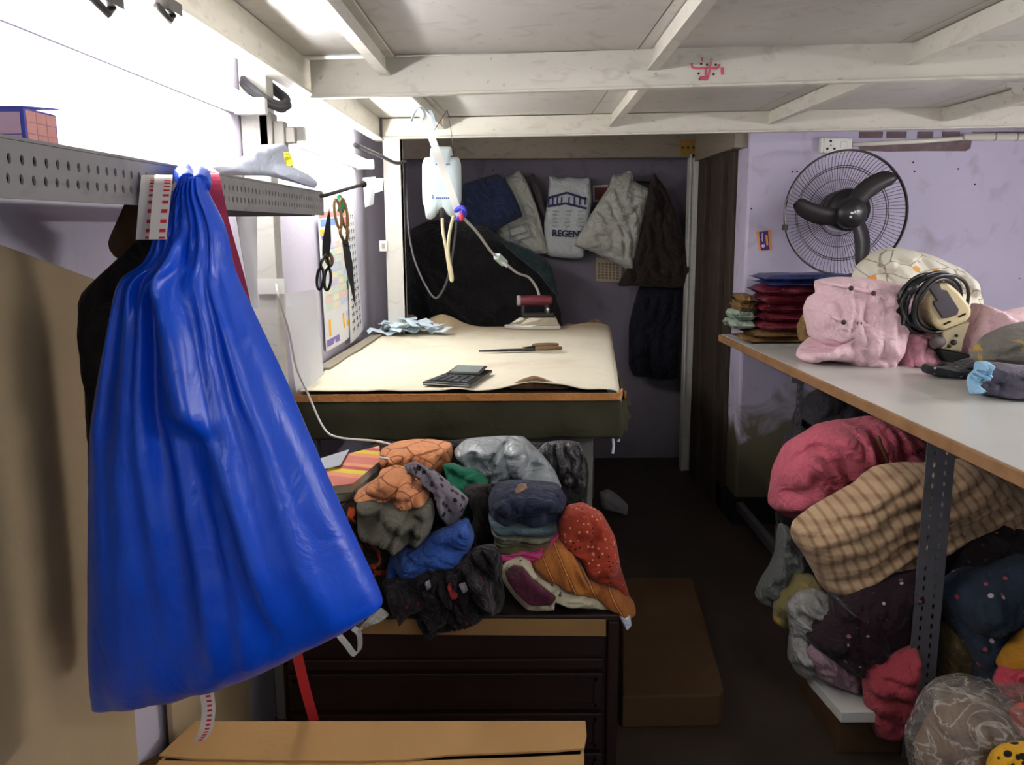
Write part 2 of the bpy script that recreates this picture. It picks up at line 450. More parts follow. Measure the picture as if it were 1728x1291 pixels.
# alcove posts and header
c = MB(); c.box((-.585, 4.06, 0), (-.505, 4.13, 1.9)); c.box((-.515, 4.05, 0), (-.505, 4.16, 1.9))
struct('trim_%d' % ti, c, m_postp, bevel=.002); ti += 1
c = MB(); c.box((.985, 4.86, 0), (1.075, 4.93, 1.80)); c.box((.985, 4.86, 0), (.995, 4.85, 1.8))
struct('trim_%d' % ti, c, m_postp, bevel=.002); ti += 1
struct('trim_%d' % ti, MB().box((XL, 4.86, 1.782), (1.075, 4.94, 1.905)), m_header); ti += 1
# dark wooden shutter boards lining the passage
for i, (ya, yb, t) in enumerate(((4.80, 4.62, .05), (4.60, 4.45, .028), (4.43, 4.28, .045), (4.27, 4.16, .02))):
    struct('trim_%d' % ti, MB().box((XC-t, yb, 0), (XC, ya, 1.8)), m_dwood, bevel=.004); ti += 1
struct('trim_%d' % ti, MB().box((XC-.06, 4.0, 1.76), (XC, 4.86, 1.9)), m_header); ti += 1
# wall post on the left (square tube, boxes on it)
c = MB(); c.box((-.695, 2.30, 0), (-.625, 2.37, 1.9))
struct('trim_%d' % ti, c, m_postp, bevel=.003); ti += 1

# ================================================================ LAMPS
def tube_light(y0, y1, x, zz, label):
    t = thing('tube_light', (x-.03, (y0+y1)/2, zz), label, 'lamp', 'fluorescent tube lights')
    MB().box((XL+.001, y0-.02, zz-.014), (XL+.016, y1+.02, zz+.014)).build('batten', m_white, t, bevel=.003)
    MB().tube([(x, y0+.03, zz), (x, y1-.03, zz)], .013, 12).build('glass_tube', m_tube, t, smooth=True)
    for y in (y0, y1-.028):
        MB().box((XL+.016, y, zz-.02), (x+.018, y+.028, zz+.02)).build('lamp_holder', m_white, t, bevel=.003)
    return t
tube_light(1.02, 2.24, -.625, 1.715, 'bright white tube light on left wall above the perforated shelf, nearer one')
tube_light(2.62, 3.95, -.625, 1.690, 'bright white tube light on left wall over the cutting table, farther one')
tr_ = thing('tube_light', (XR, 2.2, 1.62), 'unseen white tube light added on the right wall to brighten the fan wall', 'lamp')  # unseen tube, added to brighten the fan wall and counter
MB().box((XR-.03, 1.58, 1.60), (XR-.001, 2.82, 1.645)).build('batten', m_white, tr_, bevel=.003)
MB().tube([(XR-.06, 1.62, 1.622), (XR-.06, 2.78, 1.622)], .013, 12).build('glass_tube', m_tube2, tr_, smooth=True)
for y in (1.58, 2.79): MB().box((XR-.08, y, 1.60), (XR-.03, y+.028, 1.645)).build('lamp_holder', m_white, tr_)
t = thing('tube_light', (1.2, -.2, ZC), 'unseen white tube light added behind the camera as frontal fill', 'lamp')  # unseen tube, added to light what faces the camera
MB().box((.55, -.225, ZC-.035), (1.85, -.175, ZC)).build('batten', m_white, t, bevel=.003)
MB().tube([(.58, -.2, ZC-.06), (1.82, -.2, ZC-.06)], .013, 12).build('glass_tube', m_tube, t, smooth=True)
for x in (.55, 1.82): MB().box((x, -.222, ZC-.08), (x+.03, -.178, ZC-.035)).build('lamp_holder', m_white, t)

w = bpy.data.worlds.new('world'); sc.world = w; w.use_nodes = True
w.node_tree.nodes['Background'].inputs[0].default_value = (.85, .92, 1, 1); w.node_tree.nodes['Background'].inputs[1].default_value = .42
sc.view_settings.view_transform = 'Standard'; sc.view_settings.look = 'None'; sc.view_settings.gamma = 1
sc.view_settings.use_curve_mapping = False; sc.view_settings.exposure = 0.35
# ================================================================ LEFT SIDE
# perforated shelf
sh = thing('slotted_shelf', (-.55, 1.1, 1.44), 'grey perforated steel angle shelf along the left wall', 'shelf')
a = MB(); a.perf((-.43, .1, 1.448), (0, 1, 0), (0, 0, 1), 1.91, .047, 95, (.30, .66), .0032, .0048, .22)
a.build('slotted_angle', m_slot, sh, solid=.002)
MB().box((-.485, .1, 1.4955), (-.429, 2.01, 1.4985)).build('top_flange', m_slot, sh)
MB().box((-.435, .1, 1.4455), (-.429, 2.01, 1.4485)).build('bottom_edge', m_slot, sh)
MB().box((-.69, .1, 1.462), (-.436, 2.0, 1.4955)).build('shelf_board', m_dwood, sh)
MB().bar((-.66, 1.95, 1.452), (-.44, 1.95, 1.452), .03, .018).build('cross_bracket', m_slot, sh)
ZS = 1.4988
# printed box on the shelf
def on_shelf(x, y, X): return P(x, y, X=X)
m_pinkbox = plain('pink_printed_card', lin(244, 206, 228), .5, .3, var=.12, vs=14)
m_bluebox = plain('blue_card_edge', lin(92, 96, 196), .5, .3)
m_rosebox = plain('rose_card_side', lin(222, 160, 152), .5, .3, var=.25, vs=30)
bx = thing('printed_carton', (-.62, 1.02, ZS), 'pink and blue printed carton standing on the left shelf', 'box')
x0, x1, y0, y1, zt = -.69, -.555, 1.020, 1.092, ZS+.057
MB().box((x0, y0, ZS), (x1, y1, zt)).build('carton_body', m_bluebox, bx, bevel=.001)
g = MB()
for i in range(2):
    for j in range(2): g.box((x0+.004+i*.064, y0-.0006, ZS+.003+j*.025), (x0+.066+i*.064, y0, ZS+.027+j*.025))
g.build('pink_panel', m_pinkbox, bx)
g = MB()
for i in range(3):
    for j in range(4): g.box((x1, y0+.003+i*.022, ZS+.003+j*.013), (x1+.0006, y0+.024+i*.022, ZS+.0155+j*.013))
g.build('side_panel', m_rosebox, bx)
MB().prism([(x0, y0, zt), (x1, y0, zt), (x1+.004, y1, zt+.006), (x0, y1, zt+.004)], (0, 0, .0015)).build('lid_flap', m_bluebox, bx)
# folded white cloth
m_wcloth = cloth('white_cotton', lin(205, 212, 228), .06, ws=14, wr=.4)
fc = pil('folded_cloth', '1', [(1040, 815), (1075, 785), (1190, 765), (1265, 705), (1390, 705), (1410, 800), (1500, 850), (1545, 890), (1530, 915), (1420, 885), (1290, 855), (1080, 850), (1060, 830)], 1.66, .05, m_wcloth,
    'folded white cloth lying on the end of the perforated shelf', 'cloth', wr=.22, wf=5, tx=.7)
pil('label_tag', '1', [(1380, 740), (1410, 745), (1425, 790), (1420, 812), (1390, 800)], 1.60, .004, plain('yellow_tag', lin(222, 214, 60), .6), parent=fc)
# brown paper roll below the shelf
r = MB(); r.tube([P(215, 415, X=-.60), P(250, 345, X=-.52)], .028, 16)
tag(r.build('paper_roll', m_cardd, smooth=True), 'brown paper roll sticking out under the left shelf', 'roll')
# hardboard sheets
b = MB(); b.prism([(-.668, .30, 0), (-.655, .30, 1.52), (-.655, .9, 1.445), (-.655, 1.12, 1.395), (-.655, 1.345, 1.34), (-.672, 1.36, 0)], (.012, 0, 0))
tag(b.build('hardboard_sheet', m_card, bevel=.002), 'large tan hardboard sheet leaning on the left wall under the shelf', 'board')
b = MB(); b.prism([(-.69, 1.55, 0), (-.68, 1.55, .95), (-.68, 2.02, .95), (-.69, 2.02, 0)], (.012, 0, 0))
tag(b.build('hardboard_sheet', m_card, bevel=.002), 'tan hardboard sheet low behind the blue bag, beside the drawer chest', 'board')
# ---- blue bag
def bag(name, Lp, Rp, Y, Tf, rows, n, pleat, m, label, cat):
    L = crom([Vector((x, y, 0)) for x, y in Lp], rows); Rr = crom([Vector((x, y, 0)) for x, y in Rp], rows)
    mb = MB(); vs = []
    for i in range(rows):
        v = i/(rows-1); A = P(L[i].x, L[i].y, Y=Y); B = P(Rr[i].x, Rr[i].y, Y=Y); mid = (A+B)/2; hw = (B-A)/2; T = Tf(v); sag = .030*max(0, (v-.55)/.45)**1.5
        for k in range(n):
            th = 2*PI*k/n; cx = math.cos(th); sx = math.sin(th)
            q = mid+hw*cx+Vector((0, 0, -sag*(1-cx*cx)))
            d = T*(abs(sx)**.75)*(1 if sx > 0 else -.5)
            d += pleat(v, (cx+1)/2, sx, q)
            vs.append(q+Vector((0, -d, 0)))
    fs = [(i*n+k, (i+1)*n+k, (i+1)*n+(k+1) % n, i*n+(k+1) % n) for i in range(rows-1) for k in range(n)]
    fs += [tuple(range(n)), tuple(range(rows*n-1, (rows-1)*n-1, -1))]
    mb.add(vs, fs)
    return tag(mb.build(name, m, smooth=True), label, cat)
def mk_blue():
    n = NT('blue_polythene')
    n.col(n.mix(n.noise(6, 4), lin(0, 68, 205), lin(4, 92, 236)))
    n.bump(n.noise(14, 5, 2, n.map((1.6, 1, .7))), .22, .012); n.bump(n.noise(90, 4, 1), .16, .002)
    return n.set(.36, .5)
m_blue = mk_blue()
RIDGES = [(.52, .2, .64, .66, .042, .085), (.60, .25, .74, .93, .016, .035), (.80, .3, .70, .97, .014, .03), (.88, .35, .86, .97, .013, .035), (.66, .68, .60, .97, .012, .03),
          (.30, .25, .24, .97, .020, .06), (.44, .3, .46, .97, -.016, .04), (.15, .35, .11, .97, .014, .05), (.38, .25, .36, .9, .010, .03), (.52, .6, .50, .97, .010, .035)]
def pl(v, u, s, q):
    if s < 0: return 0
    e = s**.6
    k = noise.noise(Vector((u*2, v*2.5, 1)))*1.2
    a = .007*math.sin(2*PI*(u*8+k))*max(0, 1-v*1.9)+.0045*math.sin(2*PI*(u*17+1.5*k))*max(0, 1-v*1.5)
    a += .009*(abs(math.sin(PI*(u*3.1+.5*k+.1)))-.5)*min(1, v*2.5)
    a += .010*(abs(noise.noise(Vector((u*7+v*1.5, v*2.2, 5))))-.2)*min(1, v*3)
    for u0, v0, u1, v1, am, w_ in RIDGES:
        if v0 < v < v1:
            f = (v-v0)/(v1-v0); c_ = u0+(u1-u0)*f+.02*noise.noise(Vector((v*6, u0*9, 2))); t_ = (u-c_)/(w_*(.6+.8*f))
            a += am*math.exp(-t_*t_*(1 if t_ < 0 else 2.2))*min(1, f*4)*min(1, (1-f)*(9 if am > .03 else 4))
    a += .006*noise.fractal(q*8, .9, 2, 4)
    if v > .9: a -= .03*((v-.9)/.1)**2
    return a*e
BL = [(313, 300), (300, 327), (276, 382), (258, 437), (217, 472), (198, 538), (174, 664), (166, 734), (163, 906), (159, 1063), (155, 1200)]
BR = [(343, 300), (352, 327), (378, 382), (390, 437), (402, 474), (435, 545), (484, 650), (523, 740), (590, 890), (641, 1000), (643, 1022)]
# bottom edge: rows bend, so lower rows slant from left corner to right corner
bb = bag('plastic_bag', BL, BR, 1.06, lambda v: .02+.075*math.sin(min(1, v*1.25)*PI/2)*(1-max(0, (v-.8)/.2)**2*.75), 90, 120, pl, m_blue,
    'big blue plastic bag hanging by its neck from the left shelf', 'bag')
k = MB(); k.tube(crom(path('0', [(318, 310, 1.06), (310, 297, 1.09), (316, 291, 1.12), (330, 291, 1.12), (340, 298, 1.09), (338, 312, 1.06)]), 20), .012, 10)
k.build('knot', m_blue, bb, smooth=True)
# black bag behind
m_bbag = film('black_polythene', lin(34, 32, 36), 1, .55, .25, .5, 12)
pil('plastic_bag', '0', [(272, 372), (300, 380), (330, 700), (320, 1050), (200, 1100), (162, 900), (150, 700), (140, 600), (138, 497), (190, 445)], 1.19, .035, m_bbag,
    'black bag hanging behind the blue plastic bag', 'bag', wr=.3, rag=0, p=5)
# measuring tapes
def tape(name, label, zk, pts, w, m, red=None, wdir=(1, .25, 0), grp=None, parent=None):
    pa = crom(path(zk, pts), 40); mb = MB(); mb.ribbon(pa, w, wdir, .0014)
    o = tag(mb.build(name, m, parent), label, 'tape' if label else None, grp)
    if red:
        g = MB()
        L = 0; last = 0
        for i in range(1, len(pa)):
            if i % 2 == 0: continue
            a_, b_ = pa[i-1], pa[i-1].lerp(pa[i], .75)
            off = Vector((0, -.0011, 0))
            wd = Vector(wdir).normalized()
            for cx in red: g.ribbon([a_+off+wd*w*cx, b_+off+wd*w*cx], w*.34, wdir, .0006)
        g.build('red_marking', m_redp, o)
    return o
m_redp = plain('red_print', lin(205, 50, 62), .6, .2, var=.1)
m_tapew = plain('white_tape', lin(228, 220, 216), .5, .3, var=.05)
m_tapep = plain('pink_tape', lin(188, 62, 92), .5, .3, var=.2, vs=40)
def hang(xt, yt, Yt, xb, yb, Yb): return [(xt-2, yt+6, Yt+.07), (xt, yt-3, Yt+.035), (xt, yt+4, Yt), ((xt*2+xb)/3, (yt*2+yb)/3, Yt-.005), (xb, yb, Yb)]
tape('measuring_tape', 'white measuring tape with red marks over the shelf lip, left one', '0', hang(253, 299, 1.01, 244, 404, 1.015), .019, m_tapew, (.22,))
tape('measuring_tape', 'white measuring tape with red marks over the shelf lip, beside the blue bag', '0', hang(276, 299, 1.0, 266, 404, .995), .019, m_tapew, (.25,))
tp = tape('measuring_tape', 'pink measuring tape hanging from the shelf right of the blue bag', '0', [(355, 303, 1.30), (357, 294, 1.25), (358, 302, 1.205), (375, 380, 1.20), (400, 470, 1.19), (425, 580, 1.19)], .021, m_tapep)
tape('tape_tail', None, '0', [(425, 580, 1.19), (440, 800, 1.25), (490, 1050, 1.5), (512, 1150, 1.6), (530, 1216, 1.63)], .02, plain('red_tape', lin(190, 46, 52), .6), parent=tp)
t2 = tape('measuring_tape', 'red and white tape end hanging below the blue bag onto the carton', '0', [(330, 1060, 1.30), (345, 1150, 1.32), (352, 1195, 1.33), (347, 1232, 1.335), (335, 1250, 1.34)], .022, m_tapew, (.1,))
# black cable coil on the post, junction boxes
pc = P(436, 150, Y=2.28)
coil = MB()
for i in range(3):
    coil.tube([pc+Vector((.006+(.050+.003*i)*math.cos(a), .045+.062*math.sin(a), -.034*math.cos(a)-.006+.012*(i%2)+.020*math.sin(a)+.003*math.sin(3*a+i))) for a in [2*PI*k/36 for k in range(36)]], .0085, 8, True)
tag(coil.build('cable_coil', plain('grey_black_cable', lin(52, 52, 54), .5, .4), smooth=True), 'dark cable coil looped round the white wall post', 'cable')
jb = thing('junction_box', P(470, 240, Y=2.34), 'grey junction boxes fixed beside the wall post above the shelf', 'box')
m_grey = plain('grey_box_paint', lin(150, 147, 140), .6)
a_ = P(454, 230, Y=2.35)
MB().box((a_.x-.012, 2.30, a_.z-.06), (a_.x+.022, 2.36, a_.z+.055)).build('main_box', m_grey, jb, bevel=.003)
MB().box((a_.x+.022, 2.31, a_.z-.045), (a_.x+.05, 2.355, a_.z+.035)).build('side_box', m_grey, jb, bevel=.003)
MB().box((a_.x+.05, 2.32, a_.z-.02), (a_.x+.075, 2.35, a_.z+.02)).build('switch_box', m_grey, jb, bevel=.003)
# brackets high up on the left (cut by the frame)
for i, (x, y, lab) in enumerate(((180, 8, 'grey metal clip high on the left wall by the picture corner'), (285, 22, 'dark metal clip hanging under the left loft beam'))):
    p_ = P(x, y, X=-.57); t = thing('beam_clip', p_, lab, 'clip')
    MB().box(p_+Vector((-.01, -.03, .0)), p_+Vector((.012, .03, .02))).build('plate', m_dark, t)
    MB().tube([p_+Vector((0, -.05, 0)), p_+Vector((0, 0, -.012)), p_+Vector((0, .03, .01))], .006, 8).build('hook', m_dark, t, smooth=True)
# rod with scissors, calendar, scribble sheet, cardboard
rodA, rodB = P(548, 330, Y=2.0), P(613, 311, Y=2.35)
rod = MB(); rod.tube([Vector((-.44, 1.95, rodA.z-.004)), rodA, rodB], .0045, 8); rod.lathe([(.0, 0), (.009, 0), (.009, .004), (0, .004)], rodB, (rodB-rodA), 12)
tag(rod.build('iron_rod', m_dark, smooth=True), 'thin iron rod sticking out of the shelf end', 'rod')
def scissors(loc, L, ang, m_h, m_b, label, dirx=(1, .2, 0)):
    t = thing('scissors', loc, label, 'scissors', None)
    X = Vector(dirx).normalized(); Z_ = Vector((0, 0, -1)); X, Z_ = X*math.cos(ang)+Z_*math.sin(ang), Z_*math.cos(ang)-X*math.sin(ang)
    loc = Vector(loc); N = X.cross(Z_)
    for s in (-1, 1):
        off = N*.002*s
        def pt(a, b): return loc+X*a*s+Z_*b+off
        MB().prism([pt(-.006, L*.38), pt(.008, L*.40), pt(.010, L*.6), pt(.001, L), pt(-.003, L*.6)], N*.003).build('blade', m_b, t)
        MB().tube([pt(.002, L*.42), pt(.010, L*.33), pt(.009, L*.27)], .004, 8).build('shank', m_h, t, smooth=True)
        MB().tube(crom([pt(.007+.0075*math.cos(a_)+.0015, L*.15+L*.13*math.sin(a_)) for a_ in [2*PI*k/12 for k in range(12)]], 28, True), .0036, 8, True).build('handle', m_h, t, smooth=True)
    MB().lathe([(.006, -.004), (.006, .008), (.003, .010)], loc+Z_*L*.42, N, 12).build('pivot', m_b, t, smooth=True)
    return t
scissors(P(545, 492, Y=2.05), -.20, .12, m_black, m_dark, 'black handled scissors hanging at the shelf end, left pair')
scissors(P(571, 332, Y=2.13), .27, -.12, m_brass, m_dark, 'brass handled scissors hanging from the iron rod, right pair', (1, .5, 0))
rg = MB(); rg.tube(crom([P(x, y, Y=2.1) for x, y in ((549, 420), (560, 435), (558, 448), (551, 440), (552, 425))], 24, True), .0045, 8, True)
tag(rg.build('wire_ring', m_brass, smooth=True), 'small brass wire ring hanging between the scissors', 'ring')
gr = MB(); gr.tube(crom([P(x, y, Y=2.14) for x, y in ((571, 330), (578, 342), (577, 356), (571, 352))], 14), .006, 8)
tag(gr.build('thread_hank', plain('green_thread', lin(30, 140, 100), .8), smooth=True), 'green thread tied on the iron rod above the scissors', 'thread')
def sheet(name, corners, m, label, cat, cells=(), curl=.0, th=.0012):
    a, b, c_, d = [Vector(q) for q in corners]              # tl tr br bl
    N = (b-a).cross(d-a).normalized(); N = N if N.dot(CAM-a) > 0 else -N
    mb = MB(); nu = nv = 10; vs = []
    f = lambda u, v: (a.lerp(b, u)).lerp(d.lerp(c_, u), v)+N*curl*math.sin(PI*u*1.3)*v
    for k in (0, 1):
        for i in range(nu+1):
            for j in range(nv+1): vs.append(f(i/nu, j/nv)-N*th*k)
    W_ = nv+1; M_ = (nu+1)*W_; fs = []
    for i in range(nu):
        for j in range(nv):
            q = (i*W_+j, i*W_+j+1, (i+1)*W_+j+1, (i+1)*W_+j); fs += [q, tuple(x+M_ for x in q[::-1])]
    for i in range(nu):
        fs += [(i*W_, (i+1)*W_, (i+1)*W_+M_, i*W_+M_), ((i+1)*W_+nv, i*W_+nv, i*W_+nv+M_, (i+1)*W_+nv+M_)]
    for j in range(nv): fs += [(j+1, j, j+M_, j+1+M_), (nu*W_+j, nu*W_+j+1, nu*W_+j+1+M_, nu*W_+j+M_)]
    mb.add(vs, fs); o = tag(mb.build(name, m, smooth=False), label, cat)
    if cells:
        ms = []; g = MB()
        for u0, v0, u1, v1, mm in cells:
            if mm not in ms: ms.append(mm)
            g.cur = ms.index(mm); steps = 4
            for s_ in range(steps):
                va, vb = v0+(v1-v0)*s_/steps, v0+(v1-v0)*(s_+1)/steps
                g.quad(f(u0, va)+N*.0007, f(u1, va)+N*.0007, f(u1, vb)+N*.0007, f(u0, vb)+N*.0007)
        g.build('printing', ms, o)
    return o
C_ = {k_: plain('ink_'+k_, lin(*v), .8, .1, var=.1, vs=60) for k_, v in dict(blue=(120, 150, 205), yellow=(235, 200, 90), red=(222, 140, 130), purple=(140, 120, 190), orange=(240, 180, 60), grey=(165, 165, 175), green=(90, 150, 120), black=(50, 48, 55), lilac=(206, 200, 228), cream=(232, 226, 196), mint=(205, 222, 205), peach=(232, 205, 190), sky=(190, 205, 232), navy=(90, 95, 150)).items()}
cells = [(.02, .01, .95, .05, C_['red']), (.05, .06, .55, .11, C_['blue']), (.6, .06, .95, .12, C_['red']), (.02, .13, .98, .17, C_['yellow']), (.05, .175, .95, .2, C_['purple'])]
rr = random.Random(3)
for i in range(5):
    for j in range(9): cells.append((.05+i*.18, .23+j*.055, .05+i*.18+.15, .23+j*.055+.042, C_[rr.choice(['lilac', 'cream', 'lilac', 'cream', 'mint', 'peach', 'sky'])]))
cells += [(.08, .78, .48, .9, C_['orange']), (.55, .78, .95, .82, C_['lilac']), (.55, .85, .95, .9, C_['yellow']), (.7, .3, .95, .36, C_['navy']), (.65, .55, .9, .62, C_['green']), (.7, .66, .92, .72, C_['blue']), (.02, .92, .3, .97, C_['purple'])]
Xw = -.688
sheet('wall_calendar', [P(536, 356, X=Xw), P(590, 352, X=Xw), P(608, 556, X=Xw), P(551, 594, X=Xw)], m_paper, 'colourful printed calendar sheet hanging on the left wall', 'calendar', cells, .008)
cells = []
for j in range(16):
    for i in range(3):
        u = .12+i*.28; v = .05+j*.057; cells.append((u, v, u+.13, v+.008, C_['black'])); cells.append((u+.10, v-.012, u+.15, v+.022, C_['black'])); cells.append((u+.02, v+.012, u+.07, v+.03, C_['grey']))
sheet('paper_sheet', [P(585, 352, X=Xw+.006), P(596, 352, X=Xw+.006), P(614, 556, X=Xw+.006), P(592, 580, X=Xw+.012)], m_paper, 'white sheet with black handwriting hanging right of the calendar', 'paper', cells, .004)
sheet('paper_sheet', [P(476, 496, Y=2.66), P(532, 488, Y=2.78), P(550, 632, Y=2.78), P(500, 662, Y=2.64)], m_paper, 'blank white sheet standing on the table against the wall post', 'paper', (), .012)
sheet('paper_sheet', [P(398, 360, X=-.62), P(434, 360, X=-.62), P(440, 520, X=-.62), P(424, 520, X=-.62)], m_paper, 'white sheet hanging under the shelf beside the wall post', 'paper', (), .01)
sheet('paper_sheet', [P(612, 300, Y=2.9), P(634, 298, Y=2.9), P(630, 345, Y=2.9), P(616, 350, Y=2.9)], m_paper, 'small white slip hanging below the far tube light', 'paper', (), .004)
m_gtag = plain('pale_green_paper', lin(180, 215, 190), .8)
sheet('paper_tag', [P(624, 302, Y=3.1), P(648, 300, Y=3.1), P(646, 322, Y=3.1), P(626, 328, Y=3.1)], m_gtag, 'pale green paper tag hanging below the far tube light', 'tag')
sw = P(648, 415, Y=4.05); t = thing('wall_switch', sw, 'small white switch on the edge of the alcove post', 'switch')
MB().box(sw+Vector((-.02, -.012, -.025)), sw+Vector((.016, .02, .025))).build('switch_plate', m_white, t, bevel=.002)
MB().box(sw+Vector((-.008, -.018, -.01)), sw+Vector((.006, -.012, .012))).build('rocker', m_grey, t)
cv = MB(); cv.tube([(-.695, 2.48, .93), (-.695, 2.48, 1.44)], .004, 6)
tag(cv.build('wall_wire', m_blackm), 'thin black wire running up the left wall by the post', 'cable')
ri = MB(); ri.tube(crom(path('0', [(600, 245, 2.7), (640, 262, 3.6), (668, 275, 3.98), (684, 272, 4.1)]), 20), .008, 8)
tag(ri.build('conduit_pipe', plain('grey_conduit', lin(110, 108, 112), .5), smooth=True), 'grey pipe running behind the alcove post', 'pipe')
wc = MB(); wc.tube(crom(path('0', [(466, 480, 2.28), (470, 500, 2.25), (488, 560, 2.35), (500, 620, 2.45), (520, 665, 2.52), (545, 720, 2.5), (570, 738, 2.42), (640, 745, 2.35), (680, 758, 2.3), (700, 768, 2.25), (680, 777, 2.2), (640, 772, 2.2)]), 60), .0032, 8)
tag(wc.build('white_cable', m_white, smooth=True), 'thin white cable trailing from the wall post down to the clothes pile', 'cable')
rb = MB(); p_ = P(455, 482, Y=2.29); rb.box(p_+Vector((-.03, -.004, -.022)), p_+Vector((.04, .0, .018)))
tag(rb.build('plaster_strip', m_white), 'white tape strip wrapped on the wall post above the standing sheet', 'tape')
# ================================================================ CUTTING TABLE
ZT_ = .905
m_twood = plain('table_wood', lin(96, 72, 50), .7, .2, var=.3, vs=9)
m_tleg = plain('grey_table_leg', lin(120, 118, 112), .7, .2, var=.25)
tb = thing('cutting_table', (-.15, 3.5, 0), 'long cutting table under cream canvas in the middle of the room', 'table')
c = MB(); c.prism([(-.68, 2.62, .875), (.30, 2.64, .875), (.45, 4.42, .875), (-.48, 4.45, .875), (-.48, 4.02, .875), (-.68, 4.0, .875)], (0, 0, .03))
c.build('tabletop', m_twood, tb, bevel=.003)
for x, y in ((.235, 2.72), (.40, 4.36), (-.655, 2.72), (-.46, 4.36)):
    MB().box((x-.025, y-.025, 0), (x+.025, y+.025, .875)).build('leg', m_tleg, tb, bevel=.003)
m_canvas = cloth('cream_canvas', lin(222, 208, 172), .07, ws=8, wr=.25, pat=blotch(lin(176, 140, 96), 2.2, .60, .85, .6))
def mk_canvas():
    n = NT('cream_canvas_stained')
    base = n.mix(n.noise(3, 4), lin(216, 208, 182), lin(230, 224, 202))
    st = n.ramp(n.noise(2.2, 4, .8), [(.55, (0, 0, 0)), (.8, (.6, .6, .6))])
    base = n.mix(st, base, lin(176, 140, 104))
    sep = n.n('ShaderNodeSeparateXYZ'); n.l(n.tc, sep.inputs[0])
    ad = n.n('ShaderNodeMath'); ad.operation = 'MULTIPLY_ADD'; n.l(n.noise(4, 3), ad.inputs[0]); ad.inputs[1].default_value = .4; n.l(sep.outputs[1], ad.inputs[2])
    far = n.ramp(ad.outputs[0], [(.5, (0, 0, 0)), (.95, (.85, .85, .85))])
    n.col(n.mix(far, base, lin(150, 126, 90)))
    n.bump(n.noise(9, 4, 1), .25, .02); n.bump(n.noise(300, 2), .1, .002)
    return n.set(.9, .12, sheen=.1)
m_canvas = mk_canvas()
# cream cover: one sheet with bumps, lifted hem and drooping right edge
nu, nv = 70, 90; vs = []
for i in range(nu+1):
    for j in range(nv+1):
        u, v = i/nu, j/nv
        yl = 2.615+v*1.80; xl = -.66 if yl < 3.9 else -.66+.17*min(1, (yl-3.9)/.12)
        xr = .325+.17*v
        uu = u*1.07; x = xl+(xr-xl)*min(uu, 1.0); y = yl
        zz = .9145
        if uu > 1: zz -= (uu-1)/.07*.035*(1-.3*v); x += .014*math.sin((uu-1)/.07*PI*.5)
        if uu > .95: zz -= .004*((min(uu, 1)-.95)/.05)**2
        zz += .003*noise.noise(Vector((x*5, y*5, 0)))+.0035
        if v < .12:                                         # rippled front hem
            f = (1-v/.12); zz += f*f*(.010*max(0, noise.noise(Vector((x*9, 3, 1))))+.024*math.exp(-((x-.06)/.085)**2)+.010*math.exp(-((x-.16)/.05)**2))
        zz += .065*math.exp(-((x+.35)/.10)**2-((y-4.30)/.09)**2)
        zz += .018*math.exp(-((x-.40)/.10)**2-((y-4.3)/.10)**2)
        if v > .93: zz -= .03*((v-.93)/.07)**2
        y += .006*noise.noise(Vector((x*12, 7, 2)))*(1-v)
        vs.append((x, y, zz))
W_ = nv+1
cc = MB(); cc.add(vs, [(i*W_+j, (i+1)*W_+j, (i+1)*W_+j+1, i*W_+j+1) for i in range(nu) for j in range(nv)])
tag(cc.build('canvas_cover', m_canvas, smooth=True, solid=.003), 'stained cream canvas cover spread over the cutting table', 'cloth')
# felt pads between cover and table
m_felt = cloth('brown_felt', lin(112, 88, 62), .2)
pil('felt_pad', '5', [(600, 1166), (660, 1130), (715, 1114), (760, 1125), (800, 1142), (880, 1166), (740, 1172)], 2.67, .02, m_felt, 'brown felt pad showing under the lifted front edge of the canvas', 'felt', back=3, p=4)
pil('felt_pad', '5', [(840, 890), (870, 868), (940, 872), (1000, 845), (1035, 862), (1048, 900), (1045, 945), (1030, 935), (1024, 895), (930, 885), (880, 890)], 4.40, .03, m_felt, 'brown felt edge rolled at the far right corner of the cutting table', 'felt')
fs_ = MB(); fs_.ribbon(crom([P(x, y, Z=.925) for x, y in ((545, 622), (580, 600), (610, 582), (640, 563), (652, 556))], 24), .05, (1, .3, 0), .006)
tag(fs_.build('felt_strip', cloth('grey_felt', lin(140, 132, 116), .15)), 'grey felt strip lying along the wall edge of the cutting table', 'felt')
# dark green skirt
def mk_skirt():
    n = NT('dark_green_canvas'); n.col(n.mix(n.noise(6, 4), lin(44, 44, 30), lin(62, 60, 44)))
    n.bump(n.noise(14, 4, 1), .3, .015); n.bump(n.noise(300, 2), .2, .002); return n.set(.9, .15)
m_skirt = mk_skirt()
pathp = [(-.69, 2.60), (-.2, 2.605), (.28, 2.60), (.325, 2.61), (.345, 2.66), (.36, 2.8), (.375, 3.0)]
pp = crom([Vector((x, y, 0)) for x, y in pathp], 120); ns = 14; vs = []
for i, q in enumerate(pp):
    t_ = (pp[min(i+1, 119)]-pp[max(i-1, 0)]).normalized(); nn = Vector((t_.y, -t_.x, 0))
    dep = .132+.006*noise.noise(q*7)
    s_ = i/119
    if s_ > .72: dep = .132-.03*math.sin((s_-.72)/.28*PI*.5)+.008*math.sin(s_*60)
    for j in range(ns+1):
        v = j/ns
        w_ = (.010*math.sin(q.x*34+2*noise.noise(q*3))+.012*noise.noise(Vector((q.x*6, q.y*6, v*2)))+.012)*v
        if s_ > .70: w_ += .016*v*(1+math.sin(s_*40))
        vs.append(q+nn*w_+Vector((0, 0, .9-dep*v)))
sk = MB(); sk.add(vs, [(i*(ns+1)+j, i*(ns+1)+j+1, (i+1)*(ns+1)+j+1, (i+1)*(ns+1)+j) for i in range(119) for j in range(ns)])
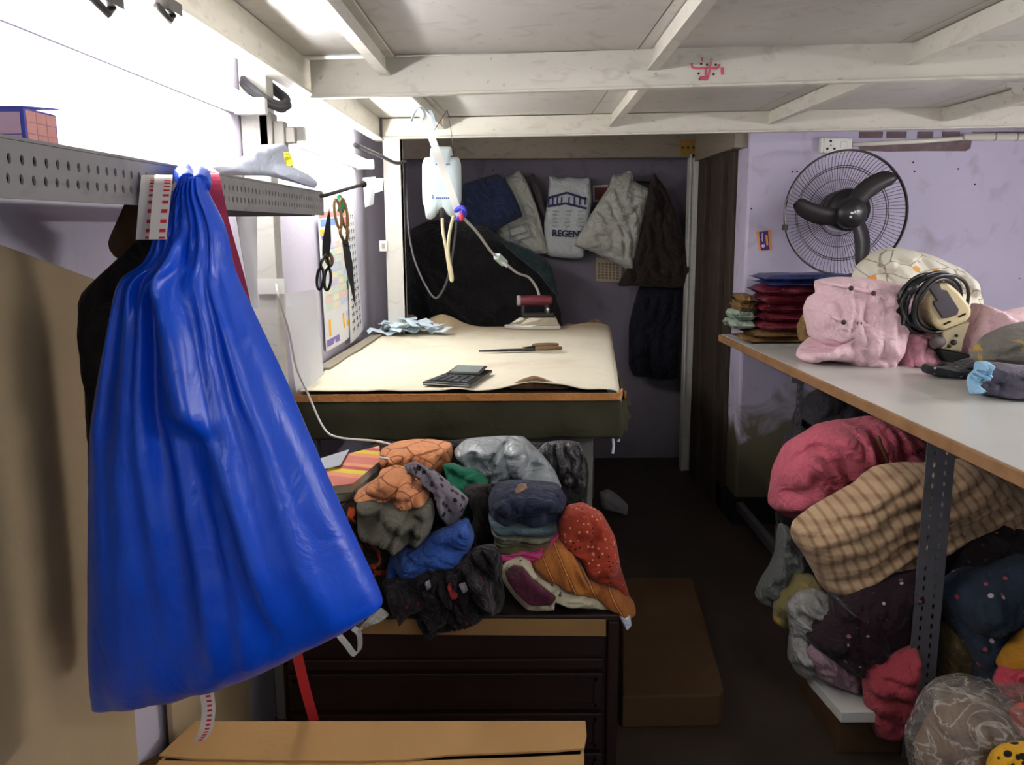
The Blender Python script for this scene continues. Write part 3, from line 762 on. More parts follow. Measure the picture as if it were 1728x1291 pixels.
sk_ = tag(sk.build('table_skirt', m_skirt, smooth=True, solid=.003), 'dark green canvas skirt hanging from the cutting table front', 'cloth')
hm = MB(); hm.ribbon([q+Vector((0, -.004, .899)) for q in pp[:84]], .022, (0, 0, 1), .006)
hm.ribbon([q+Vector(((pp[min(i+81, 119)]-pp[i+79]).normalized().y*.012, -.004, .893-.06*i/39)) for i, q in enumerate(pp[80:])], .024, (0, .15, 1), .006)
m_or = cloth('orange_hem', lin(172, 118, 66), .25)
hm.build('orange_hem', m_or, sk_)
fr = MB()
for x, y, l in ((1034, 733, 34), (1043, 726, 20)):
    p_ = P(x, y, Y=2.60); fr.tube([p_, p_+Vector((.004, 0, -.0018*l*.6)), p_+Vector((.001, 0, -.0018*l))], .004, 6)
fr.build('frayed_thread', m_wcloth, sk_)
# ---------------------------------------------------------------- on the table
# calculator
ca = [P(x, y, Z=.923) for x, y in ((713, 655), (748, 636), (831, 637), (800, 655))]
A, B, C2, D = P(713, 650, Z=.924), P(770, 628, Z=.924), P(831, 630, Z=.924), P(794, 655, Z=.924)
t = thing('calculator', (A+C2)/2, 'black desk calculator lying on the cream canvas', 'calculator')
MB().prism([A, D, C2, B], (0, 0, .012)).build('body', m_black, t, bevel=.003)
def bil(u, v, h): q = A.lerp(D, u).lerp(B.lerp(C2, u), v); return q+Vector((0, 0, .012+h))
MB().prism([bil(.1, .56, 0), bil(.9, .56, 0), bil(.9, .93, .012), bil(.1, .93, .012)], (0, 0, .004)).build('display_frame', m_dark, t)
MB().prism([bil(.16, .62, .0062), bil(.84, .62, .0062), bil(.84, .88, .0147), bil(.16, .88, .0147)], (0, 0, .002)).build('screen', plain('grey_screen', lin(140, 150, 146), .2, .5), t)
kk = MB()
for i in range(5):
    for j in range(4): kk.prism([bil(.1+i*.165, .08+j*.11, 0), bil(.22+i*.165, .08+j*.11, 0), bil(.22+i*.165, .16+j*.11, 0), bil(.1+i*.165, .16+j*.11, 0)], (0, 0, .003))
kk.build('keypad', plain('dark_keys', lin(52, 58, 58), .6), t)
MB().bar(bil(.02, .0, -.006), bil(.98, .0, -.006), .003, .003).build('silver_trim', m_chrome, t)
# scissors lying
sA, sB = P(808, 594, Z=.926), P(945, 590, Z=.926)
t = thing('scissors', sA.lerp(sB, .5), 'dark tailor scissors lying on the cream canvas behind the calculator', 'scissors')
d_ = (sB-sA); L = d_.length; X = d_.normalized(); Yv = Vector((0, 0, 1)).cross(X)
for s in (-1, 1):
    def pt(a, b, h=0): return sA+X*a*L+Yv*b*s+Vector((0, 0, h+.002*(s+1)))
    MB().prism([pt(0, 0), pt(.3, .014), pt(.56, .012), pt(.58, -.006), pt(.3, -.002)], (0, 0, .0035)).build('blade', m_dark, t)
    MB().tube(crom([pt(.55, .004, .004), pt(.65, .016, .006), pt(.70, .018, .008)], 8), .006, 8).build('shank', m_dark, t, smooth=True)
    MB().tube(crom([pt(.84+.15*math.cos(a_), .034+.018*math.sin(a_), .012) for a_ in [2*PI*k/10 for k in range(10)]], 26, True), .0065, 8, True).build('handle', m_felt, t, smooth=True)
MB().lathe([(.008, 0), (.008, .012), (.004, .015)], sA+X*.55*L, (0, 0, 1), 12).build('pivot', m_brass, t, smooth=True)
# pale strips heap
m_strip = cloth('pale_blue_strip', lin(206, 222, 232), .05, wr=.3)
rs = random.Random(11)
strip0 = None
base = P(690, 562, Z=.925)
spots = [(-.10, -.05, .3, 0), (-.06, .03, -.5, .004), (0, -.03, .9, .008), (.05, .05, .1, .010), (-.02, .07, 1.4, .014), (.08, -.02, -.2, .016), (-.08, .01, 2.1, .02), (.02, .02, .55, .025), (.12, .0, -.6, .008), (-.03, -.06, 2.7, .028), (-.05, .05, .2, .034), (.03, -.01, 2.4, .036)]
for i, (dx, dy, an, dz) in enumerate(spots):
    if strip0 is None:
        mb = MB(); mb.ribbon([Vector((-.085+.17*k/10, .01*math.sin(k*.6), .012+.010*math.sin(k*.9)+.006*(k % 3 == 1))) for k in range(11)], .07, (0, 1, .1), .003)
        strip0 = o = mb.build('cloth_strip', m_strip, origin=(0, 0, 0)); tag(o, 'pale blue white cloth strip in the heap at the far left of the cutting table', 'cloth strip', 'pale cloth strips heaped on the cutting table')
    else: o = strip0.copy(); link(o)
    o.location = base+Vector((dx, dy, dz)); o.rotation_euler = (rs.uniform(-.15, .15), rs.uniform(-.1, .1), an)
pil('stone_weight', '4', [(585, 920), (600, 908), (635, 906), (655, 918), (650, 935), (600, 938)], 4.30, .03, plain('grey_stone', lin(120, 116, 108), .8), 'small grey lump behind the pale cloth strips at the table back', 'weight', wr=.1)
# iron
bA, bB = P(851, 553, Z=.925), P(945, 553, Z=.925)
bY = bA.y; L = bB.x-bA.x
t = thing('steam_iron', ((bA.x+bB.x)/2, bY, .922), 'old heavy steam iron with maroon handle standing on the cutting table', 'iron')
def sole(x0, x1, w, zz): # pointed to the left
    return [(x0, bY, zz), (x0+.05, bY-w*.55, zz), (x0+.13, bY-w, zz), (x1, bY-w, zz), (x1, bY+w, zz), (x0+.13, bY+w, zz), (x0+.05, bY+w*.55, zz)]
m_sole = plain('worn_steel_sole', lin(190, 186, 176), .4, .5, .4, var=.2, vs=20)
MB().prism(sole(bA.x, bB.x, .065, .922), (0, 0, .018)).build('soleplate', m_sole, t, bevel=.003)
c = MB(); a1 = sole(bA.x+.02, bB.x-.004, .062, .94); a2 = sole(bA.x+.075, bB.x-.02, .045, .978)
c.add(a1+a2, [tuple(range(6, -1, -1)), tuple(range(7, 14))]+[(i, (i+1) % 7, 7+(i+1) % 7, 7+i) for i in range(7)])
c.build('body', plain('chrome_body', lin(168, 160, 140), .35, .5, .6, var=.25, vs=25), t, bevel=.004)
c = MB(); c.box((bA.x+.085, bY-.03, .978), (bB.x-.03, bY+.03, .998)); c.build('top_plate', m_dark, t, bevel=.004)
hz = P(900, 507, Y=bY).z
c = MB(); c.box((bB.x-.075, bY-.012, .99), (bB.x-.055, bY+.012, hz)); c.box((bA.x+.085, bY-.010, .99), (bA.x+.1, bY+.010, hz)); c.build('handle_bracket', m_dark, t, bevel=.002)
hx0, hx1 = P(874, 507, Y=bY).x, P(932, 507, Y=bY).x
MB().lathe([(.02, 0), (.024, .01), (.026, .08), (.024, hx1-hx0-.01), (.018, hx1-hx0)], (hx0, bY, hz), (1, 0, 0), 16).build('handle', plain('maroon_handle', lin(96, 34, 44), .45, .4, var=.3), t, smooth=True)
MB().lathe([(.022, -.006), (.026, 0), (.026, .012), (.022, .014)], (hx0, bY, hz), (1, 0, 0), 16).build('handle_cap', m_grey, t, smooth=True)
c = MB(); c.lathe([(.008, 0), (.008, .03)], (bB.x-.06, bY-.02, .995), (0, -.3, 1), 10); c.build('valve', m_chrome, t, smooth=True)
# hanging bottle feeding the iron
YJ = 3.45
m_jug = plain('milky_plastic', lin(188, 202, 204), .4, .4, var=.06)
jb_ = pil('water_bottle', '44', [(140, 328), (172, 320), (182, 262), (308, 258), (320, 318), (358, 328), (372, 370), (374, 600), (362, 640), (352, 695), (318, 712), (285, 690), (262, 668), (222, 680), (205, 706), (180, 722), (150, 715), (140, 650), (127, 612), (125, 370)], YJ, .055, m_jug,
   'white plastic water bottle hanging upside down from the loft above the iron', 'bottle', p=7, q=2, wr=.02, rag=0, n=160, back=1)
c = MB()
for x0, x1, y in ((208, 305, 370), (186, 196, 571), (186, 198, 584), (212, 300, 586)):
    a_, b_ = P(*z1('44', x0, y), Y=YJ-.056), P(*z1('44', x1, y), Y=YJ-.056)
    for k in range(7): 
        q = a_.lerp(b_, k/7); q2 = a_.lerp(b_, (k+.7)/7); c.bar(q, q2, .001, .0055)
c.build('printed_marks', plain('blue_print', lin(70, 90, 150), .6), jb_)
q = P(*z1('44', 252, 680), Y=YJ-.03)
MB().lathe([(.012, -.02), (.014, 0), (.014, .02), (.01, .026)], q, (0, 0, 1), 14).build('outlet_cap', m_dark, jb_, smooth=True)
wr_ = MB()
for sx in (-1, 1):
    a_ = P(*z1('44', 250+75*sx, 300), Y=YJ); wr_.tube([a_, a_+Vector((-.03*sx*.2, 0, .07)), Vector((P(755, 200, Y=YJ).x, YJ, 1.86))], .0014, 5)
wr_.tube([P(*z1('44', 160, 318), Y=YJ-.04), P(*z1('44', 335, 318), Y=YJ-.04)], .002, 5)
wr_.build('hanging_wire', m_dark, jb_)
m_hose = plain('cream_hose', lin(196, 186, 150), .4, .4, var=.06)
hs = MB(); hs.tube(crom(path('44', [(252, 690, 3.42), (255, 790, 3.40), (275, 900, 3.39), (292, 1010, 3.39), (308, 1105, 3.4), (316, 1108, 3.38), (312, 1060, 3.37), (290, 930, 3.37), (300, 800, 3.36), (325, 700, 3.35)]), 60), .0062, 8)
tag(hs.build('water_hose', m_hose, smooth=True), 'cream rubber hose looping below the hanging water bottle', 'hose')
st = MB(); st.ribbon(crom([P(x, y, Y=Y_) for x, y, Y_ in ((706, 176, 3.30), (712, 190, 3.26), (735, 250, 3.28), (757, 312, 3.30), (775, 362, 3.32))], 30), .027, (1, .2, .35), .002)
so = tag(st.build('white_strap', plain('white_webbing', lin(244, 243, 236), .7), smooth=False), 'white webbing strap running from the loft beam down past the bottle', 'strap')
kn = MB(); kn.tube(crom(path('0', [(768, 356, 3.32), (780, 350, 3.30), (784, 362, 3.29), (772, 370, 3.30), (782, 356, 3.28)]), 22), .009, 8)
kn.build('blue_tie', plain('blue_tie', lin(52, 48, 168), .6), so, smooth=True)
kn = MB(); kn.tube(path('0', [(777, 360, 3.27), (780, 372, 3.27)]), .009, 8); kn.build('red_tie', plain('red_tie', lin(200, 50, 80), .6), so, smooth=True)
bw = MB(); bw.ribbon(crom(path('0', [(694, 205, 3.28), (700, 190, 3.27), (708, 182, 3.26), (716, 192, 3.25), (712, 208, 3.27)]), 20), .02, (.3, 1, .2), .002)
bw.ribbon(crom(path('0', [(725, 186, 3.3), (731, 200, 3.3), (730, 225, 3.3)]), 10), .012, (1, 0, .1), .002)
bw.build('knotted_end', m_strip, so)
co = MB(); co.tube(crom(path('0', [(780, 366, 3.34), (805, 392, 3.6), (830, 426, 3.9), (848, 440, 4.0), (872, 460, 4.08), (892, 468, 4.15), (905, 485, 4.2), (910, 498, 4.21)]), 50), .0062, 8)
cor = tag(co.build('feed_tube', plain('clear_tube', lin(176, 172, 164), .3, .5), smooth=True), 'translucent tube running from the strap down to the iron handle', 'hose')
cx = path('0', [(838, 432, 3.93), (852, 445, 4.0)])
MB().bar(cx[0], cx[1], .03, .028).build('valve_body', plain('pale_valve', lin(182, 196, 190), .4), cor, bevel=.004)
kb = MB(); kb.tube([(cx[0]+cx[1])/2+Vector((-.03, 0, .02)), (cx[0]+cx[1])/2+Vector((.03, -.01, -.03))], .007, 8); kb.build('valve_lever', m_white, cor, smooth=True)
bk = MB(); bk.tube(crom(path('0', [(684, 272, 4.15), (686, 320, 4.1), (690, 390, 4.0), (700, 440, 3.9), (720, 485, 3.8), (736, 503, 3.75), (752, 480, 3.7), (762, 440, 3.6), (768, 400, 3.5), (770, 372, 3.36)]), 60), .005, 8)
tag(bk.build('black_cable', plain('black_cable', lin(58, 54, 56), .5), smooth=True), 'dark electric cable sagging in a loop in front of the black garments', 'cable')
# ================================================================ ALCOVE
def fabric(name, r, g, b, **k): return cloth(name, lin(r, g, b), **k)
YA = 5.05
m_blk = fabric('black_cloth', 22, 20, 22, var=.3, wr=.8)
pil('garment_heap', '5', [(115, 470), (200, 400), (380, 395), (530, 440), (640, 520), (760, 600), (800, 680), (845, 850), (860, 1000), (840, 1240), (500, 1280), (130, 1260), (115, 880)], 4.88, .20, m_blk, 'large black heap of garments hanging behind the cutting table', 'garments', wr=.35, wf=4, p=4)
pil('teal_cloth', '5', [(560, 480), (640, 500), (740, 545), (795, 600), (830, 740), (800, 720), (740, 640), (640, 560)], 4.66, .05, fabric('dark_teal', 30, 44, 46), 'dark teal cloth lying over the right side of the black garment heap', 'cloth')
pil('navy_bundle', '5', [(388, 222), (480, 195), (550, 175), (600, 225), (640, 300), (665, 370), (600, 400), (540, 440), (470, 430), (395, 400)], 4.9, .09, fabric('navy_bundle_cloth', 36, 46, 76, wr=.8), 'navy blue bundle hanging on the alcove wall beside the water bottle', 'bundle', wf=9)
m_sack = fabric('woven_white_sack', 196, 200, 200, var=.06, wr=.5)
m_sackg = fabric('dirty_white_sack', 182, 182, 172, var=.1, wr=.6)
pb = pil('plastic_bag', '5', [(580, 190), (610, 180), (650, 155), (690, 220), (730, 330), (785, 540), (770, 552), (690, 540), (560, 480), (535, 425), (630, 395), (665, 370), (632, 290)], YA-.03, .05, m_sackg, 'white printed plastic bag with slanted panel hanging next to the navy bundle', 'bag', folds=((20, .09, .005, 1),))
g = MB()
for x0, y0, x1, y1 in ((600, 430, 680, 405), (600, 470, 690, 440), (600, 400, 610, 490), (690, 400, 705, 470), (620, 490, 700, 465)):
    g.bar(P(*z1('5', x0, y0), Y=YA-.092), P(*z1('5', x1, y1), Y=YA-.092), .0015, .005)
g.build('printed_frame', plain('grey_print', lin(110, 115, 130), .8), pb)
pil('dark_strip', '5', [(695, 185), (715, 175), (735, 205), (765, 310), (775, 390), (745, 340), (705, 235)], YA+.02, .03, fabric('grey_brown_cloth', 76, 70, 72), 'dark grey narrow garment hanging between the two printed bags', 'garment')
rg_ = pil('printed_sack', '5', [(790, 185), (835, 196), (878, 188), (930, 194), (975, 192), (984, 300), (975, 380), (960, 470), (945, 562), (860, 566), (800, 560), (768, 540), (764, 400), (783, 290)], YA, .045, m_sack, 'white sack with navy band and bold lettering hanging on the alcove wall', 'sack', p=8, wr=.12, rag=.006)
m_navy = plain('navy_print', lin(44, 44, 92), .7)
m_ink = plain('dark_print', lin(36, 44, 66), .8)
g = MB(); yb = YA-.052
def q5(x, y, Y=yb): return P(*z1('5', x, y), Y=Y)
for (xa, ya, xb, yb_) in ((786, 285, 870, 262), (870, 262, 960, 292), (780, 325, 868, 310), (868, 312, 962, 335)):
    g.bar(q5(xa, ya), q5(xb, yb_), .003, .013)
for xx in (786, 805, 826, 846, 880, 905, 930, 955):
    g.bar(q5(xx, 280), q5(xx-2, 318), .003, .008, (1, 0, 0))
g.build('navy_band', m_navy, rg_)
tx = (q5(940, 455)-q5(790, 455)); 
tex('sack_lettering', 'REGENT', .050, q5(876, 453, YA-.058), m_ink, rg_, (1, 0, -.05))
rr = random.Random(5); m_pprint = plain('pale_print', lin(135, 140, 150), .8)
for i in range(3):
    g = MB()
    for j in range(5):
        for k in range(3):
            x = 800+i*58+rr.random()*6; y = 345+j*17+k*3
            g.bar(q5(x, y, YA-.0505), q5(x+18+rr.random()*14, y, YA-.0505), .0012, .0014)
    g.build('small_print', m_pprint, rg_)
sk2 = pil('tied_sack', '5', [(1083, 178), (1120, 176), (1148, 160), (1170, 162), (1172, 196), (1210, 222), (1256, 250), (1232, 340), (1214, 420), (1190, 540), (1175, 626), (1100, 592), (1000, 540), (905, 506), (920, 460), (1010, 320), (1060, 240)], YA-.08, .075, m_sackg, 'dirty white tied sack hanging slanted beside the brown coat', 'sack', folds=((75, .10, .006, 1.2), (10, .07, .006, 1.0)), wr=.2)
MB().tube(crom([P(*z1('5', x, y), Y=YA-.10) for x, y in ((1140, 215), (1145, 180), (1158, 165), (1172, 190), (1165, 215))], 20), .007, 8).build('tie_cord', m_sack, sk2, smooth=True)
m_pred = plain('dark_red_picture', lin(110, 52, 46), .6)
pc_ = slabY('wall_picture', '5', [(990, 228), (1062, 224), (1062, 300), (992, 304)], YB-.012, .012, m_sack, 'small dark red picture on the alcove wall behind the tied sack', 'picture')
slabY('picture_print', '5', [(998, 238), (1056, 236), (1056, 292), (999, 295)], YB-.016, .004, m_pred, parent=pc_)
cl = slabY('wall_calendar', '5', [(1004, 560), (1125, 575), (1122, 676), (1006, 672)], YB-.006, .006, plain('beige_calendar', lin(170, 155, 130), .9), 'beige calendar sheet on the alcove wall below the tied sack', 'calendar')
g = MB()
for j in range(6):
    for i in range(6): g.bar(q5(1014+i*17, 590+j*13+i, YB-.007), q5(1025+i*17, 590+j*13+i, YB-.007), .001, .012)
g.build('date_grid', plain('grey_dates', lin(115, 100, 88), .9), cl)
hk = MB(); hk.tube([P(*z1('5', 1150, 210), Y=YB-.03), P(*z1('5', 1255, 214), Y=YB-.03)], .006, 8)
tag(hk.build('hanging_rail', m_dark), 'short dark rail on the alcove wall behind the tied sack', 'rail')
pil('brown_coat', '5', [(1262, 190), (1275, 165), (1288, 190), (1330, 250), (1390, 390), (1430, 560), (1468, 688), (1400, 700), (1300, 702), (1200, 696), (1108, 690), (1180, 560), (1220, 400), (1245, 250)], YA-.10, .07, fabric('dark_brown_coat', 46, 36, 32, var=.25), 'dark brown coat hanging in the alcove left of the white post', 'coat', folds=((8, .11, .010, 1.2),), rag=.008)
pil('navy_trousers', '5', [(1210, 695), (1300, 690), (1392, 698), (1388, 900), (1384, 1116), (1330, 1126), (1240, 1118), (1178, 1106), (1155, 1060), (1158, 880), (1178, 780)], YA-.03, .055, fabric('navy_black', 24, 24, 36, var=.2), 'navy black trousers hanging below the brown coat', 'trousers', folds=((5, .12, .008, .8),), p=4, rag=.006)
sg = slabY('gold_sticker', '0', [(1147, 238), (1175, 236), (1176, 259), (1148, 262)], 4.857, .003, plain('gold_foil', lin(150, 116, 44), .4, .5, .5, var=.5, vs=60), 'small gold foil sticker on the alcove header beam', 'sticker')
g = MB()
for x in (1152, 1161, 1170): g.lathe([(.008, 0), (.008, .002), (.002, .003)], P(x, 249, Y=4.857), (0, -1, 0), 10)
g.build('dark_emblem', plain('brown_emblem', lin(70, 48, 28), .6), sg)
# ================================================================ CHEST AND CARTON
YC0 = 1.913; ZCH = .51
ch = thing('drawer_chest', (-.15, 2.2, 0), 'dark mahogany chest of drawers under the clothes pile', 'chest of drawers')
c = MB(); c.box((-.56, YC0+.012, 0), (.235, 2.55, ZCH-.02)); c.build('carcass', m_mahog, ch, bevel=.003)
MB().box((-.57, YC0-.005, ZCH-.02), (.252, 2.56, ZCH)).build('chest_top', m_mahog, ch, bevel=.005)
MB().box((.225, YC0-.002, 0), (.252, 2.55, ZCH-.02)).build('side_panel', m_mahog, ch, bevel=.004)
for z0, z1_ in ((.368, .395), (.262, .358), (.155, .252), (.04, .145)):
    d = MB().box((-.545, YC0-.004, z0), (.215, YC0+.012, z1_)).build('drawer', m_mahog, ch, bevel=.003)
    if z1_-z0 > .05:
        g = MB()
        for a, b in (((-.53, z0+.012), (.20, z0+.018)), ((-.53, z1_-.018), (.20, z1_-.012))): g.box((a[0], YC0-.009, a[1]), (b[0], YC0-.004, b[1]))
        g.box((-.53, YC0-.009, z0+.012), (-.524, YC0-.004, z1_-.012)); g.box((.194, YC0-.009, z0+.012), (.20, YC0-.004, z1_-.012))
        g.build('drawer_moulding', m_mahog, d)
slabY('cardboard_strip', '7', [(340, 1140), (600, 1122), (1510, 1130), (1510, 1208), (1200, 1205), (600, 1200), (340, 1196)], YC0-.009, .005, plain('tan_cardboard_strip', lin(150, 116, 74), .85, .1, var=.12), 'long tan cardboard strip fixed along the top of the drawer chest front', 'cardboard')
# carton in front: body, three flaps with gaps over a dark sheet standing in for shade
ZK = .45
ct = thing('cardboard_carton', (-.25, 1.4, 0), 'open brown cardboard carton in front of the drawer chest', 'carton')
def k(x, y, Z=ZK): return P(x, y, Z=Z)
cb = MB(); q1, q2, q3, q4 = k(330, 1219), k(986, 1218), k(983, 1400), k(150, 1400)
for a, b in ((q1, q2), (q2, q3), (q3, q4), (q4, q1)):
    inn = (sum((q1, q2, q3, q4), Vector())/4)
    a0, b0 = Vector((a.x, a.y, 0)), Vector((b.x, b.y, 0)); nrm = (inn-(a+b)/2); nrm.z = 0; nrm = nrm.normalized()*.006
    cb.prism([a0, b0, Vector((b.x, b.y, ZK-.005)), Vector((a.x, a.y, ZK-.005))], nrm)
cb.build('carton_body', m_carton, ct)
fl = MB(); fl.prism([k(x, y) for x, y in ((330, 1217), (988, 1216), (990, 1240), (986, 1262), (940, 1266), (870, 1269), (760, 1273), (680, 1282), (600, 1284), (470, 1283), (330, 1280), (268, 1274), (300, 1244))], (0, 0, -.005))
fl.build('back_flap', m_carton, ct, bevel=.001)
fl = MB(); fl.prism([k(x, y, ZK-.004) for x, y in ((470, 1284), (680, 1284), (770, 1281), (870, 1278), (986, 1272), (984, 1400), (240, 1400), (268, 1283))], (0, 0, -.005))
fl.build('front_flap', m_carton, ct, bevel=.001)
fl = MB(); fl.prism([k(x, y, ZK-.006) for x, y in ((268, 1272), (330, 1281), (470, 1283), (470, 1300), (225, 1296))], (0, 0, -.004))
fl.build('torn_edge', m_carddark, ct)
MB().prism([k(x, y, ZK-.03) for x, y in ((330, 1225), (980, 1225), (978, 1380), (240, 1380))], (0, 0, -.004)).build('dark_gap_sheet', m_carddark, ct)  # dark sheet below the flap gap, its colour carries the shade inside
slabpx('cardboard_box', '0', [(1050, 975), (1170, 975), (1222, 1163), (1215, 1172), (1050, 1175)], .1, .1, m_cardd, 'flat brown cardboard box lying on the floor right of the drawer chest', 'box', bevel=.006)
pil('white_shoe', '7', [(1480, 535), (1520, 518), (1560, 540), (1612, 590), (1606, 632), (1560, 622), (1490, 600)], 4.12, .06, fabric('grey_white_shoe', 150, 146, 150), 'greyish white shoe on the floor beyond the cutting table leg', 'shoe', wr=.1)
lp = MB(); lp.ribbon(crom(path('0', [(572, 1072, 1.86), (585, 1088, 1.84), (598, 1104, 1.84), (607, 1095, 1.85), (606, 1070, 1.86), (596, 1060, 1.87)]), 30), .016, (.6, 1, .3), .002)
tag(lp.build('shopping_bag', film('white_film', lin(200, 200, 200), 1, .4, .4, .4)), 'white plastic shopping bag loop hanging down the left end of the chest front', 'bag')
pil('plastic_sheet', '7', [(345, 1180), (395, 1120), (455, 1075), (490, 1105), (470, 1125), (420, 1140), (380, 1165)], 1.86, .02, film('grey_white_film', lin(190, 190, 186), 1, .4, .4, .6), 'crumpled white plastic sheet at the left end of the chest top', 'plastic sheet')
# ================================================================ CLOTHES PILE ON THE CHEST
m_or1 = fabric('orange_print', 216, 146, 100, var=.15, pat=cracks(lin(120, 60, 36), 16, .05))
pil('dark_filler', '7', [(180, 560), (200, 380), (450, 300), (900, 280), (1250, 300), (1420, 360), (1420, 700), (1400, 1020), (1000, 1050), (480, 1050), (250, 800)], 2.44, .08, m_blk, 'black filler mass in place of the shade behind the clothes pile under the table', 'bundle', wr=.5, p=4, back=.8)  # black mass added in place of the shade behind the pile
pil('plastic_wrap', '7', [(1180, 350), (1220, 300), (1300, 285), (1390, 300), (1412, 400), (1410, 500), (1320, 500), (1260, 430)], 2.36, .05, film('dark_crumpled_film', lin(70, 68, 70), 1, .3, .5, 1.2, 18), 'dark crumpled plastic wrap under the right end of the table skirt', 'plastic wrap', wr=.7, wf=12)
pil('orange_garment', '7', [(440, 390), (455, 330), (520, 300), (600, 288), (700, 290), (785, 305), (792, 370), (740, 432), (660, 420), (560, 400), (470, 410)], 2.30, .09, m_or1, 'orange crackle patterned garment at the top of the pile, back one', 'garment', folds=((60, .09, .008, 1.2),))
pil('plastic_bag', '7', [(795, 335), (850, 285), (930, 274), (1040, 272), (1125, 276), (1200, 345), (1270, 430), (1302, 500), (1290, 530), (1200, 500), (1080, 490), (980, 492), (900, 440), (830, 400)], 2.30, .10, film('grey_clear_film', lin(170, 178, 180), .88, .25, .6, 1.0, 12), 'crumpled translucent plastic bag under the table skirt', 'bag', wr=.5, wf=9, folds=((35, .08, .010, 1.4),))
pil('green_cloth', '7', [(745, 400), (790, 395), (835, 412), (900, 425), (960, 478), (900, 525), (885, 640), (850, 662), (815, 560), (770, 470)], 2.20, .06, fabric('emerald_cloth', 18, 96, 72), 'emerald green cloth sticking out below the translucent bag', 'cloth', folds=((50, .05, .006, 1),))
# magazines and grey paper
m_mag = cloth('striped_cover', lin(206, 120, 108), .1, wr=.1, pat=stripes([(0, lin(204, 124, 112)), (.35, lin(226, 150, 110)), (.52, lin(220, 205, 60)), (.70, lin(176, 74, 88)), (.85, lin(225, 160, 110))], 1.7, (0, 0, .35), .1, 'Y'))
m_pages = plain('grey_page_edges', lin(170, 168, 150), .8, .1, var=.2, vs=60)
def book(name, zk, pts, Z, th, label, cover, edge, sub='cover'):
    mb = MB(); mb.prism([P(x, y, Z=Z) for x, y in z(zk, pts)], (0, 0, -th)); o = tag(mb.build(name, edge, bevel=.001), label, 'magazine')
    mb = MB(); mb.prism([P(x, y, Z=Z+.0025) for x, y in z(zk, pts)], (0, 0, -.0022)); mb.build(sub, cover, o); return o
book('magazine', '7', [(180, 470), (250, 430), (460, 300), (470, 385), (330, 515), (235, 525)], .762, .03, 'thick grey magazine under the striped one in the clothes pile', m_pages, m_pages)
book('magazine', '7', [(180, 440), (290, 352), (445, 312), (452, 380), (320, 490), (225, 500)], .790, .022, 'striped pink and yellow magazine beside the blue bag', m_mag, m_pages)
slabpx('paper_sheet', '7', [(165, 372), (305, 328), (262, 402), (185, 420)], .802, .002, plain('grey_paper', lin(165, 170, 178), .8), 'grey paper lying on the striped magazine', 'paper')
pil('orange_garment', '7', [(330, 545), (360, 515), (440, 460), (450, 430), (520, 410), (600, 430), (612, 475), (660, 495), (684, 540), (680, 565), (600, 585), (480, 560), (400, 552)], 2.06, .09, m_or1, 'orange crackle patterned garment folded above the grey jacket, front one', 'garment', folds=((85, .045, .009, 1.4),), wr=.4)
pil('floral_cloth', '7', [(560, 400), (610, 385), (650, 405), (720, 440), (790, 500), (862, 562), (850, 602), (830, 650), (790, 708), (740, 650), (710, 560), (690, 500), (600, 430)], 2.05, .04, fabric('grey_floral', 120, 114, 122, pat=flowers(lin(30, 28, 32), lin(60, 52, 50), 62, .42, .5)), 'grey cloth with black floral print hanging down the middle of the pile', 'cloth', wr=.5)
pil('grey_jacket', '7', [(345, 560), (420, 552), (500, 562), (600, 588), (690, 570), (706, 630), (690, 705), (640, 755), (560, 775), (450, 730), (380, 715), (350, 690)], 2.02, .10, fabric('grey_olive_jacket', 92, 90, 78), 'rolled grey jacket in the clothes pile below the orange garment', 'jacket', folds=((75, .055, .010, 1.5),), wr=.4)
pil('orange_dark_garment', '7', [(255, 590), (340, 568), (352, 690), (420, 735), (490, 770), (492, 880), (472, 922), (405, 918), (375, 860), (330, 740), (280, 660)], 2.06, .07, fabric('black_orange_print', 40, 32, 28, pat=blotch(lin(196, 84, 42), 9, .52, .56)), 'black and orange printed garment beside the blue bag edge', 'garment', wr=.4)
pil('blue_sweater', '7', [(480, 930), (492, 840), (530, 790), (600, 770), (700, 725), (780, 690), (860, 660), (892, 740), (865, 820), (750, 880), (620, 930), (510, 962)], 1.99, .08, fabric('blue_knit', 46, 84, 160, wr=.7), 'blue knitted sweater rolled in the clothes pile', 'sweater', folds=((60, .07, .012, 1.2),), wr=.4)
pil('black_cloth', '7', [(845, 505), (900, 488), (975, 500), (975, 610), (990, 840), (915, 850), (880, 690), (890, 600)], 2.14, .06, fabric('brown_black', 34, 28, 28), 'black cloth hanging between the grey floral cloth and the folded stack', 'cloth')
dn = pil('navy_garment', '7', [(958, 560), (985, 500), (1060, 486), (1180, 488), (1290, 500), (1325, 560), (1300, 640), (1240, 664), (1120, 662), (1000, 650), (962, 620)], 2.10, .11, fabric('navy_denim', 30, 36, 58, wr=.6), 'navy blue folded garment on top of the folded cloth stack', 'garment', folds=((85, .06, .007, 1),), wr=.35)
pil('tan_label', '7', [(1082, 520), (1100, 495), (1130, 490), (1140, 510), (1110, 528), (1090, 535)], 1.995, .008, fabric('tan_label', 196, 160, 130), parent=dn)
layers = [('teal', 66, 84, 92, (956, 622, 1275, 640), (978, 665, 1285, 668)), ('sage', 112, 112, 92, (968, 664, 1268, 668), (985, 702, 1268, 686)), ('olive', 98, 94, 66, (985, 704, 1262, 686), (990, 756, 1268, 712)), ('pink', 206, 70, 130, (985, 754, 1290, 668), (990, 786, 1270, 752)), ('maroon', 130, 44, 56, (988, 784, 1262, 742), (995, 808, 1262, 770)), ('rust orange', 178, 104, 68, (995, 806, 1260, 768), (1020, 838, 1240, 790))]
